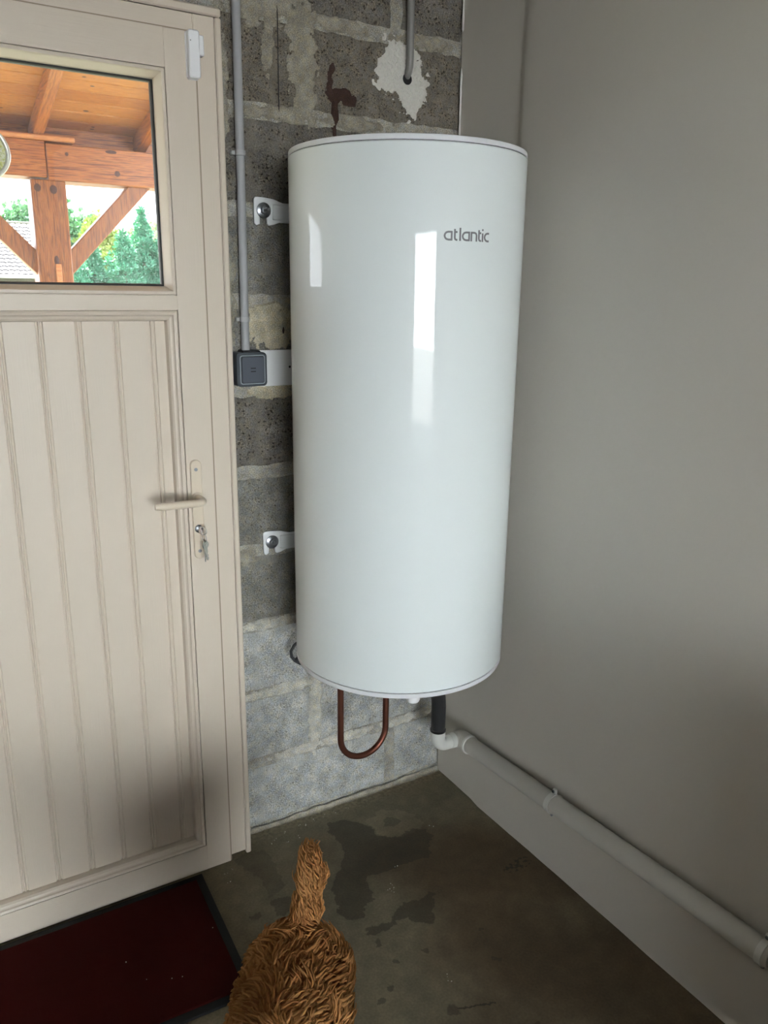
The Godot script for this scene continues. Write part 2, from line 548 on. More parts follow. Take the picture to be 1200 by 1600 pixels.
func block(parent: Node, x0: float, x1: float, y0: float, y1: float, m: Material, seed_: int) -> void:
	var s := begin()
	var nx := maxi(4, int((x1 - x0) / 0.022))
	var ny := 10
	var o := float(seed_) * 3.7
	var lift := rng.randf_range(-0.0015, 0.0015)
	# the face, its rim rounded back and its outline uneven
	var f := func(u: float, v: float) -> Vector3:
		var x := lerpf(x0, x1, u)
		var y := lerpf(y0, y1, v)
		var rim := minf(minf(u, 1.0 - u) * (x1 - x0), minf(v, 1.0 - v) * (y1 - y0))
		var e := edge_noise.get_noise_2d(x + o, y)
		var g := edge_noise.get_noise_2d(x, y + o + 40.0)
		var k := smoothstep(0.03, 0.0, rim)
		var back := 0.013 * pow(smoothstep(0.013, 0.0, rim), 1.5)
		return Vector3(x + e * 0.008 * k, y + g * 0.008 * k, lift + 0.0016 * face_noise.get_noise_2d(x + o, y) - back)
	var us := [0.0]
	var du := 0.008 / (x1 - x0)
	us.append(du)
	for i in range(1, nx): us.append(lerpf(du, 1.0 - du, float(i) / nx))
	us.append(1.0 - du); us.append(1.0)
	var vs := [0.0]
	var dv := 0.008 / (y1 - y0)
	vs.append(dv)
	for i in range(1, ny): vs.append(lerpf(dv, 1.0 - dv, float(i) / ny))
	vs.append(1.0 - dv); vs.append(1.0)
	sheet(s, us.size() - 1, vs.size() - 1, func(a, b): return f.call(us[roundi(a * (us.size() - 1))], vs[roundi(b * (vs.size() - 1))]))
	put("block", s, m, parent)

# a smear that swells out of the wall: its ragged outline is where its relief dips below the face
func smear(called: String, parent: Node, m: Material, c: Vector2, half0: Vector2, thick: float, ragged: float, seed_: int, cut := 0.0) -> MeshInstance3D:
	var half := half0 * 1.4
	var n := noise(38.0, seed_, 5)
	var n2 := noise(13.0, seed_ + 1, 3)
	var s := begin()
	var cell := 0.0028 if half.x < 0.15 else 0.0035
	var nu := int(clampf(half.x * 2.0 / cell, 10, 80))
	var nv := int(clampf(half.y * 2.0 / cell, 10, 80))
	var step := Vector2(half.x * 2 / nu, half.y * 2 / nv)
	var h := func(i: int, j: int) -> Vector3:
		var p := c - half + Vector2(step.x * i, step.y * j)
		var q := (p - c) / half
		var d := 0.70 - q.length() + ragged * (0.42 * n.get_noise_2d(p.x, p.y) + 0.42 * n2.get_noise_2d(p.x, p.y)) - cut
		d -= 6.0 * maxf(0.0, maxf(absf(q.x), absf(q.y)) - 0.93)
		var z := clampf(d * 0.10, -0.004, 0.0018) + thick * smoothstep(0.02, 0.35, d) + 0.0007 * n.get_noise_2d(p.x * 2.0, p.y * 2.0)
		return Vector3(p.x, p.y, z)
	sg += 1
	s.set_smooth_group(sg)
	var made := 0
	for j in nv:
		for i in nu:
			var a: Vector3 = h.call(i, j)
			var b: Vector3 = h.call(i + 1, j)
			var d: Vector3 = h.call(i + 1, j + 1)
			var e: Vector3 = h.call(i, j + 1)
			if maxf(maxf(a.z, b.z), maxf(d.z, e.z)) > 0.0:
				quad(s, a, b, d, e)
				made += 1
	if made == 0: return null
	return put(called, s, m, parent)

func make_back_wall() -> void:
	var w := thing("wall_back", "grey concrete block wall with pale mortar joints behind the water heater", "wall", Vector3.ZERO, "", "structure")
	var top := 2.62
	var s := begin()
	span(s, Vector3(-0.70, -0.05, -0.20), Vector3(0.2, top, -0.0045), 0.0)
	span(s, Vector3(-4.2, -0.05, -0.20), Vector3(-1.60, top, -0.0045), 0.0)
	span(s, Vector3(-1.60, 2.075, -0.20), Vector3(-0.70, top, -0.0045), 0.0)
	put("mortar_bed", s, M.mortar_bed, w)
	var rows := [0.004, 0.219, 0.429, 0.635, 0.848, 1.060, 1.272, 1.484, 1.697, 1.911, 2.120, 2.332, 2.545]
	var joints := [-0.186, -0.444, -0.190, -0.440, -0.186, -0.442, -0.192, -0.445, -0.200, -0.457, -0.20, -0.452]
	var mats := [M.block_smooth, M.block_smooth, M.block_smooth, M.block_mid, M.block_mid, M.block_dark, M.block_mid, M.block_mid, M.block_dark, M.block_brown, M.block_dark, M.block_brown]
	var g := 0.011
	for r in rows.size() - 1:
		var y0: float = rows[r] + g
		var y1: float = rows[r + 1] - g
		var cuts := [-0.688]
		var j: float = joints[r]
		if j - 0.5 > -0.66: cuts.append(j - 0.5)
		cuts.append(j)
		if j + 0.5 < -0.02: cuts.append(j + 0.5)
		cuts.append(0.006)
		for k in cuts.size() - 1:
			var a: float = cuts[k] + (g if k > 0 else 0.0)
			var b: float = cuts[k + 1] - (g if k < cuts.size() - 2 else 0.0)
			var m: Material = mats[r]
			if k == 0 and cuts.size() > 3: m = M.block_mid
			block(w, a, b, y0, y1, m, r * 7 + k)
	# blocks over the door and beyond it
	for r in [10, 11]:
		for k in 2:
			block(w, -1.6 + 0.455 * k + g, -1.6 + 0.455 * (k + 1) - g, rows[r] + g, rows[r + 1] - g, mats[r], 90 + r * 2 + k)
	for r in rows.size() - 1:
		for k in 5:
			var a := -4.0 + 0.5 * k + (0.25 if r % 2 else 0.0)
			block(w, a + g, minf(a + 0.5, -1.612) - g, rows[r] + g, rows[r + 1] - g, mats[r], 130 + r * 5 + k)
	# mortar that was smeared over the faces
	smear("mortar_smear", w, M.mortar_warm, Vector2(-0.455, 2.03), Vector2(0.035, 0.13), 0.003, 0.9, 201)
	smear("mortar_smear", w, M.mortar_pale, Vector2(-0.545, 1.425), Vector2(0.080, 0.060), 0.003, 0.6, 203)
	smear("stain_or_hole", w, M.stain_and_hole, Vector2(-0.5215, 1.415), Vector2(0.0045, 0.013), 0.0050, 0.6, 289, -0.05)  # a hole in the wall, drawn as a raised dark patch
	smear("mortar_smear", w, M.mortar_pale, Vector2(-0.555, 1.266), Vector2(0.07, 0.022), 0.003, 0.6, 205)
	smear("mortar_smear", w, M.mortar_warm, Vector2(-0.56, 2.17), Vector2(0.12, 0.07), 0.003, 1.0, 207)
	smear("mortar_smear", w, M.mortar_warm, Vector2(-0.545, 2.06), Vector2(0.014, 0.06), 0.002, 0.9, 209)
	smear("mortar_smear", w, M.mortar_warm, Vector2(-0.655, 1.95), Vector2(0.014, 0.10), 0.002, 1.2, 211)
	smear("mortar_smear", w, M.mortar_warm, Vector2(-0.66, 1.50), Vector2(0.016, 0.14), 0.002, 1.2, 213)
	smear("mortar_smear", w, M.mortar_warm, Vector2(-0.640, 0.835), Vector2(0.03, 0.022), 0.002, 1.0, 215)
	smear("mortar_smear", w, M.mortar, Vector2(-0.444, 0.33), Vector2(0.022, 0.12), 0.003, 0.7, 217)
	smear("mortar_smear", w, M.mortar, Vector2(-0.50, 0.222), Vector2(0.09, 0.014), 0.002, 0.9, 219)
	for k in 9:
		var r: float = rows[[1, 2, 3, 9, 10, 10, 2, 1, 9][k]]
		var x: float = [-0.35, -0.6, -0.58, -0.50, -0.36, -0.12, -0.52, -0.12, -0.30][k]
		smear("mortar_smear", w, M.mortar_warm if k in [3, 4, 5, 8] else M.mortar, Vector2(x, r), Vector2(0.09, 0.014), 0.002, 0.9, 230 + k * 2)
	# plaster round the steel pipe's hole, and a splash of dark paint
	smear("plaster_patch", w, M.plaster, Vector2(-0.196, 2.052), Vector2(0.056, 0.058), 0.003, 0.75, 261, -0.06)
	smear("plaster_patch", w, M.plaster, Vector2(-0.153, 2.018), Vector2(0.044, 0.066), 0.003, 0.75, 263, -0.06)
	smear("stain_or_hole", w, M.stain_and_hole, Vector2(-0.352, 1.968), Vector2(0.040, 0.015), 0.0026, 1.2, 271, -0.08)
	smear("stain_or_hole", w, M.stain_and_hole, Vector2(-0.385, 1.984), Vector2(0.009, 0.026), 0.0026, 1.1, 283, -0.08)
	smear("stain_or_hole", w, M.stain_and_hole, Vector2(-0.372, 1.928), Vector2(0.0085, 0.046), 0.0030, 1.0, 275, -0.10)
	smear("stain_or_hole", w, M.stain_and_hole, Vector2(-0.379, 2.026), Vector2(0.0065, 0.010), 0.0016, 1.0, 287, -0.05)
	# pencil line, and a low skirt of old mortar on the floor line
	s = begin()
	tube(s, [Vector3(-0.5205, 1.90, 0.0028), Vector3(-0.5200, 2.05, 0.0028), Vector3(-0.5195, 2.3, 0.0028)], 0.0011, 6)
	put("pencil_line", s, M.pencil, w)
	s = begin()
	var bn := noise(14.0, 77, 3)
	sheet(s, 70, 5, func(u, v):
		var x: float = lerpf(-0.69, 0.0, u)
		var t: float = v
		var h: float = 0.014 + 0.007 * bn.get_noise_2d(x, 3.0)
		var d: float = 0.010 + 0.008 * bn.get_noise_2d(x, 9.0)
		return Vector3(x, h * t * t - 0.001, 0.001 + d * (1.0 - t) * (1.0 - t) + 0.0012))
	put("mortar_fillet", s, M.mortar_warm, w)

# ---------------------------------------------------------------- the other walls and the ceiling
func make_shell() -> void:
	var r := thing("wall_right", "smooth grey painted side wall with the white drain pipe along its foot", "wall", Vector3.ZERO, "", "structure")
	var s := begin()
	span(s, Vector3(0.006, -0.05, -0.2), Vector3(0.2, 2.62, 6.2), 0.0)
	put("wall_core", s, M.wall_plain, r)
	s = begin()
	var wn := noise(1.1, 51, 3)
	var zs := [0.0, 0.06, 0.12, 0.18, 0.225, 0.243, 0.250, 0.257, 0.268, 0.30]
	for i in 57: zs.append(0.36 + i * 0.1)
	sheet(s, zs.size() - 1, 26, func(u, v):
		var i := roundi(u * (zs.size() - 1))
		var z: float = zs[i]
		var y: float = 2.62 * v - 0.01
		var x := 0.0018 * wn.get_noise_2d(z, y) - 0.006 * smoothstep(0.236, 0.262, z + 0.02 * (1.7 - y))
		return Vector3(minf(x, 0.004) - 0.0005, y, z))
	put("wall_skin", s, M.wall_grey, r)
	s = begin()
	var en := noise(20.0, 53, 3)
	for k in [[1.70, 2.075], [2.16, 2.30], [2.38, 2.6]]:
		var pts := []
		var rad := []
		var n := 26
		for i in n + 1:
			var y := lerpf(k[0], k[1], float(i) / n)
			pts.append(Vector3(-0.0035, y, 0.006))
			rad.append((0.0028 + 0.0013 * en.get_noise_1d(y)) * (0.3 if i == 0 or i == n else 1.0))
		tube(s, pts, rad, 6)
	put("plaster_bead", s, M.chalk, r)
	var l := begin()
	span(l, Vector3(-4.2, -0.05, -0.004), Vector3(-4.0, 2.62, 6.2), 0.0)
	meta(put("wall_left", l, M.wall_plain), "plain grey garage wall opposite the painted side wall", "wall", "", "structure")
	var f := begin()
	span(f, Vector3(-4.0, -0.05, 6.0), Vector3(-2.85, 2.62, 6.2), 0.0)
	span(f, Vector3(-0.75, -0.05, 6.0), Vector3(0.006, 2.62, 6.2), 0.0)
	span(f, Vector3(-2.85, 2.02, 6.0), Vector3(-0.75, 2.62, 6.2), 0.0)
	meta(put("wall_front", f, M.wall_plain), "garage wall round the wide open doorway behind the camera", "wall", "", "structure")
	var c := begin()
	span(c, Vector3(-4.2, 2.60, -0.2), Vector3(0.2, 2.75, 6.2), 0.0)
	meta(put("ceiling", c, M.wall_plain), "plain grey garage ceiling", "ceiling", "", "structure")
	var d := begin()
	span(d, Vector3(-14, -0.25, 6.2), Vector3(10, -0.01, 34), 0.0)
	meta(put("driveway", d, M.drive), "pale concrete driveway before the garage", "driveway", "", "structure")
	var g := begin()
	span(g, Vector3(-60, -0.4, -90), Vector3(60, -0.12, -0.2), 0.0)
	# the white house across the driveway that the sun lights
	var nh := thing("neighbour_house", "white rendered house across the driveway behind the camera", "house", Vector3(-2.0, -0.01, 21.0))
	var q := begin()
	span(q, Vector3(-11, 0, 0), Vector3(11, 5.2, 7), 0.02)
	put("wall", q, M.facade, nh)
	q = begin()
	span(q, Vector3(-11.4, 5.2, -0.5), Vector3(11.4, 5.4, 7.5), 0.03)
	put("roof_slab", q, M.roof_cover, nh)
	for i in 4:
		q = begin()
		span(q, Vector3(-8.6 + i * 5.0, 3.0, -0.02), Vector3(-7.5 + i * 5.0, 4.3, 0.05), 0.01)
		put("window", q, M.switch_key, nh)
	meta(put("ground", g, M.lawn), "green lawn behind the garage", "ground", "", "structure")

# ---------------------------------------------------------------- the door
# one mitred side of a rectangular moulding: prof holds (inset, z) from the outer edge inwards; side 0 bottom, 1 right, 2 top, 3 left
func mould_side(s: SurfaceTool, lo: Vector2, hi: Vector2, side: int, prof: Array) -> void:
	for i in prof.size() - 1:
		var q := []
		for k in [i, i + 1]:
			var d: float = prof[k].x
			var z: float = prof[k].y
			var c := [Vector3(lo.x + d, lo.y + d, z), Vector3(hi.x - d, lo.y + d, z), Vector3(hi.x - d, hi.y - d, z), Vector3(lo.x + d, hi.y - d, z)]
			q.append(c[side]); q.append(c[(side + 1) % 4])
		sg += 1
		s.set_smooth_group(-1)
		quad(s, q[0], q[1], q[3], q[2])

func make_door() -> void:
	var d := thing("door_1", "cream panelled door with a window in its upper half, in the block wall", "door", Vector3.ZERO, "", "structure")
	# frame
	var s := begin()
	span(s, Vector3(-0.7440, 0.012, -0.10), Vector3(-0.6975, 2.0645, 0.0755), 0.0015)
	put("jamb", s, M.cream, d)
	s = begin()
	span(s, Vector3(-1.615, 0.012, -0.10), Vector3(-1.565, 2.0645, 0.0755), 0.0015)
	put("jamb", s, M.cream, d)
	s = begin()
	span(s, Vector3(-1.565, 2.0285, -0.10), Vector3(-0.7440, 2.0645, 0.0755), 0.0015)
	put("head", s, M.cream_rail, d)
	s = begin()
	for e in [[Vector3(-0.6965, 0.0, 0.0), Vector3(-0.6825, 2.0655, 0.0775)], [Vector3(-1.630, 0.0, 0.0), Vector3(-1.616, 2.0655, 0.0775)], [Vector3(-1.630, 2.066, 0.0), Vector3(-0.6825, 2.083, 0.0775)]]:
		s = begin()
		span(s, e[0], e[1], 0.003)
		put("casing", s, M.cream, d)
	s = begin()
	span(s, Vector3(-1.565, -0.004, -0.12), Vector3(-0.70, 0.012, 0.045), 0.002)
	put("threshold", s, M.zinc, d)
	# leaf
	var z0 := 0.045
	var z1 := 0.088
	s = begin(); span(s, Vector3(-0.8115, 0.004, z0), Vector3(-0.7460, 2.0262, z1), 0.0006); put("stile", s, M.cream, d)
	s = begin(); span(s, Vector3(-1.5630, 0.004, z0), Vector3(-1.4970, 2.0262, z1), 0.0006); put("stile", s, M.cream, d)
	s = begin(); span(s, Vector3(-1.4970, 1.9520, z0), Vector3(-0.8115, 2.0262, z1), 0.0003); put("rail", s, M.cream_rail, d)
	s = begin(); span(s, Vector3(-1.4970, 1.4680, z0), Vector3(-0.8115, 1.4985, z1), 0.0003); put("rail", s, M.cream_rail, d)
	s = begin(); span(s, Vector3(-1.4970, 0.0040, z0), Vector3(-0.8115, 0.0780, z1), 0.0003); put("rail", s, M.cream_rail, d)
	s = begin(); span(s, Vector3(-0.7465, 0.006, 0.05), Vector3(-0.7432, 2.0285, 0.0877), 0.0); put("weather_seal", s, M.seal, d)
	s = begin(); span(s, Vector3(-1.565, 2.0258, 0.05), Vector3(-0.7465, 2.0285, 0.0877), 0.0); put("weather_seal", s, M.seal, d)
	# glazing bead, gasket and pane
	var lo := Vector2(-1.4968, 1.4985)
	var hi := Vector2(-0.8117, 1.9520)
	var bead := [Vector2(0.0, 0.0800), Vector2(0.0012, 0.0800), Vector2(0.0018, 0.0895), Vector2(0.004, 0.0905), Vector2(0.0085, 0.0905), Vector2(0.0105, 0.0870), Vector2(0.0185, 0.0655), Vector2(0.0195, 0.058)]
	for k in 4:
		s = begin(); mould_side(s, lo, hi, k, bead); put("glazing_bead", s, M.cream if k % 2 else M.cream_rail, d)
	var gk := [Vector2(0.0195, 0.0600), Vector2(0.0225, 0.0600), Vector2(0.0240, 0.0560), Vector2(0.0245, 0.0480)]
	s = begin()
	for k in 4: mould_side(s, lo, hi, k, gk)
	put("gasket", s, M.gasket, d)
	s = begin()
	span(s, Vector3(lo.x + 0.018, lo.y + 0.018, 0.050), Vector3(hi.x - 0.018, hi.y - 0.018, 0.054), 0.0)
	put("glass_pane", s, M.glass, d)
	# lower panel: moulding and beaded boards
	lo = Vector2(-1.4968, 0.0780)
	hi = Vector2(-0.8117, 1.4680)
	var og := [Vector2(0.0, 0.0800), Vector2(0.0016, 0.0800), Vector2(0.0024, 0.0895), Vector2(0.0060, 0.0915), Vector2(0.0105, 0.0900), Vector2(0.0125, 0.0855), Vector2(0.0150, 0.0835), Vector2(0.0185, 0.0825), Vector2(0.0225, 0.0785), Vector2(0.0245, 0.0690), Vector2(0.0247, 0.0540)]
	for k in 4:
		s = begin(); mould_side(s, lo, hi, k, og); put("moulding", s, M.cream if k % 2 else M.cream_rail, d)
	var zf := 0.0630
	var at := -0.8580
	var right := -0.8330
	while right > -1.475:
		var left := maxf(at, -1.4760)
		var pr := [Vector2(left, zf)]
		if right > -0.84: pr += [Vector2(right, zf)]
		else: pr += [Vector2(right - 0.0150, zf), Vector2(right - 0.0138, zf - 0.0030), Vector2(right - 0.0105, zf - 0.0045), Vector2(right - 0.0088, zf - 0.0006), Vector2(right - 0.0066, zf - 0.0006), Vector2(right - 0.0045, zf - 0.0045), Vector2(right - 0.0012, zf - 0.0030), Vector2(right, zf)]
		s = begin()
		for i in pr.size() - 1:
			quad(s, Vector3(pr[i].x, 0.096, pr[i].y), Vector3(pr[i + 1].x, 0.096, pr[i + 1].y), Vector3(pr[i + 1].x, 1.452, pr[i + 1].y), Vector3(pr[i].x, 1.452, pr[i].y))
		put("board", s, M.cream, d)
		right = left
		at = left - 0.0776
	s = begin()
	span(s, Vector3(-1.4968, 0.078, 0.046), Vector3(-0.8117, 1.468, 0.0580), 0.0)
	put("panel_back", s, M.cream, d)
	# handle
	var h := put("handle_plate", begin_plate(), M.cream_metal, d)
	s = begin()
	lathe(s, [Vector2(0.0042, 0.0), Vector2(0.0040, 0.0012), Vector2(0.0, 0.0016)], 14, Transform3D(up_to(Vector3.BACK), Vector3(-0.791, 1.105, 0.0945)))
	put("screw", s, M.zinc, h)
	s = begin()
	lathe(s, [Vector2(0.0042, 0.0), Vector2(0.0040, 0.0012), Vector2(0.0, 0.0016)], 14, Transform3D(up_to(Vector3.BACK), Vector3(-0.791, 0.905, 0.0945)))
	put("screw", s, M.zinc, h)
	s = begin()
	var pts := []
	for p in [Vector3(-0.7905, 1.037, 0.0935), Vector3(-0.7900, 1.037, 0.112), Vector3(-0.7895, 1.037, 0.126)]: pts.append(p)
	for i in 7:
		var a := PI / 2 * (i + 1) / 7.0
		pts.append(Vector3(-0.7895 - 0.022 * (1.0 - cos(a)), 1.037 + 0.001 * i / 7.0, 0.126 + 0.022 * sin(a)))
	for i in 5: pts.append(Vector3(-0.822 - 0.0172 * i, 1.0382 + 0.0006 * i, 0.1485 + 0.0008 * i))
	pts.append(Vector3(-0.9065, 1.0412, 0.1518))
	var rad := []
	for i in pts.size(): rad.append(0.0088)
	rad[pts.size() - 1] = 0.0066
	tube(s, pts, rad, 18)
	lathe(s, [Vector2(0.0135, 0.0), Vector2(0.0135, 0.004), Vector2(0.0115, 0.006), Vector2(0.009, 0.0062)], 22, Transform3D(up_to(Vector3.BACK), Vector3(-0.7905, 1.037, 0.0942)))
	put("lever", s, M.cream_metal, h)
	s = begin()
	lathe(s, [Vector2(0.0095, 0.0), Vector2(0.0095, 0.0035), Vector2(0.0080, 0.0050), Vector2(0.0, 0.0052)], 22, Transform3D(up_to(Vector3.BACK), Vector3(-0.7915, 0.9610, 0.0940)))
	put("lock_cylinder", s, M.zinc, h)
	# keys in the lock
	var k := thing("key_bunch", "small bunch of silver keys hanging from the door lock", "keys", Vector3(-0.7915, 0.961, 0.099))
	s = begin()
	span(s, Vector3(-0.0012, -0.004, -0.001), Vector3(0.0012, 0.004, 0.010), 0.0004)
	extrude(s, ring_outline(0.0125, 0.0105), -0.0011, 0.0011, 0.0003, Transform3D(Basis(Vector3.UP, 0.5) * Basis(Vector3(0, 0, 1), Vector3(0, 1, 0), Vector3(-1, 0, 0)), Vector3(0.002, 0, 0.019)))
	put("key", s, M.chrome, k)
	s = begin()
	var ring := []
	for i in 25:
		var a := TAU * i / 24.0
		ring.append(Vector3(0.004 + 0.0018 * sin(a), -0.017 + 0.011 * cos(a), 0.024 + 0.0095 * sin(a)))
	tube(s, ring, 0.0009, 6, false)
	put("ring", s, M.chrome, k)
	for t in [[0.0035, 0.0, 0.0255], [0.0065, 0.16, 0.0215]]:
		s = begin()
		var b := Transform3D(Basis(Vector3.UP, 0.95 - t[1] * 3.0) * Basis(Vector3.BACK, t[1]), Vector3(t[0], -0.035, t[2]))
		extrude(s, ring_outline(0.010, 0.0095), -0.001, 0.001, 0.0003, b)
		var blade := PackedVector2Array([Vector2(-0.0035, -0.008), Vector2(-0.0035, -0.036), Vector2(-0.0015, -0.040), Vector2(0.0012, -0.0385), Vector2(0.0030, -0.035), Vector2(0.0016, -0.031), Vector2(0.0034, -0.027), Vector2(0.0018, -0.023), Vector2(0.0035, -0.018), Vector2(0.0035, -0.008)])
		extrude(s, blade, -0.001, 0.001, 0.0003, b)
		put("key", s, M.chrome, k)
	# opening sensor: a long box on the leaf and a small magnet on the frame
	var e := thing("door_sensor", "long white plastic opening sensor on the top corner of the door leaf", "sensor", Vector3(-0.7535, 1.981, 0.0882))
	s = begin(); extrude(s, rounded(0.0240, 0.0900, 0.005), 0.0, 0.0200, 0.0022); put("housing", s, M.white_plastic, e)
	s = begin(); extrude(s, rounded(0.0265, 0.0915, 0.006), -0.0002, 0.0030, 0.0010); put("back_plate", s, M.white_plastic, e)
	s = begin(); lathe(s, [Vector2(0.0011, 0.0), Vector2(0.0, 0.0003)], 10, Transform3D(up_to(Vector3.BACK), Vector3(-0.0075, 0.024, 0.0200))); put("indicator", s, M.seam, e)
	var mg := begin()
	extrude(mg, rounded(0.0125, 0.0385, 0.0025), 0.0, 0.0150, 0.0018, Transform3D(Basis(), Vector3(-0.7325, 2.0030, 0.0757)))
	meta(put("sensor_magnet", mg, M.white_plastic), "short white magnet piece on the door frame beside the long sensor", "sensor magnet")

func ring_outline(r: float, ry: float) -> PackedVector2Array:   # a key bow: a disc with a slit to its hole
	var p := PackedVector2Array()
	for i in 17:
		var a := -PI / 2 + 0.12 + (TAU - 0.24) * i / 16.0
		p.append(Vector2(cos(a) * r, sin(a) * ry))
	for i in 13:
		var a := -PI / 2 - 0.35 - (TAU - 0.7) * i / 12.0
		p.append(Vector2(cos(a) * r * 0.36, sin(a) * ry * 0.36 + ry * 0.45))
	return p

func begin_plate() -> SurfaceTool:
	var s := begin()
	extrude(s, rounded(0.0268, 0.2430, 0.0130, 8, Vector2(-0.7905, 1.0065)), 0.0878, 0.0945, 0.0018)
	return s

# ---------------------------------------------------------------- the water heater
const TX := -0.3421
const TZ := 0.28585
const TR := 0.2610

func on_tank(deg: float, y: float, r := TR) -> Vector3:
	var a := deg_to_rad(deg)
	return Vector3(r * sin(a), y, r * cos(a))

# lettering drawn as thick strokes that lie on the shell; letter units: x-height 1, stroke 0.23
func letter_strokes(ch: String) -> Array:
	match ch:
		"a":
			var p := []
			for q in [[1.02, 1.0], [0.55, 1.0], [0.26, 0.93], [0.06, 0.72], [0.0, 0.5], [0.06, 0.28], [0.26, 0.07], [0.55, 0.0], [1.02, 0.0]]: p.append(Vector2(q[0], q[1]))
			return [p, [Vector2(1.02, -0.115), Vector2(1.02, 1.115)]]
		"t": return [[Vector2(0.11, 1.38), Vector2(0.11, 0.3), Vector2(0.17, 0.08), Vector2(0.34, 0.0), Vector2(0.50, 0.0)], [Vector2(0.0, 1.0), Vector2(0.48, 1.0)]]
		"l": return [[Vector2(0.0, -0.115), Vector2(0.0, 1.55)]]
		"n": return [[Vector2(0.0, -0.115), Vector2(0.0, 1.115)], [Vector2(0.0, 1.0), Vector2(0.5, 1.0), Vector2(0.74, 0.92), Vector2(0.85, 0.70), Vector2(0.85, -0.115)]]
		"i": return [[Vector2(0.0, -0.115), Vector2(0.0, 1.0)], [Vector2(0.0, 1.29), Vector2(0.0, 1.53)]]
		"c": return [[Vector2(0.80, 1.0), Vector2(0.48, 1.0), Vector2(0.24, 0.92), Vector2(0.06, 0.72), Vector2(0.0, 0.5), Vector2(0.06, 0.28), Vector2(0.24, 0.08), Vector2(0.48, 0.0), Vector2(0.80, 0.0)]]
	return []

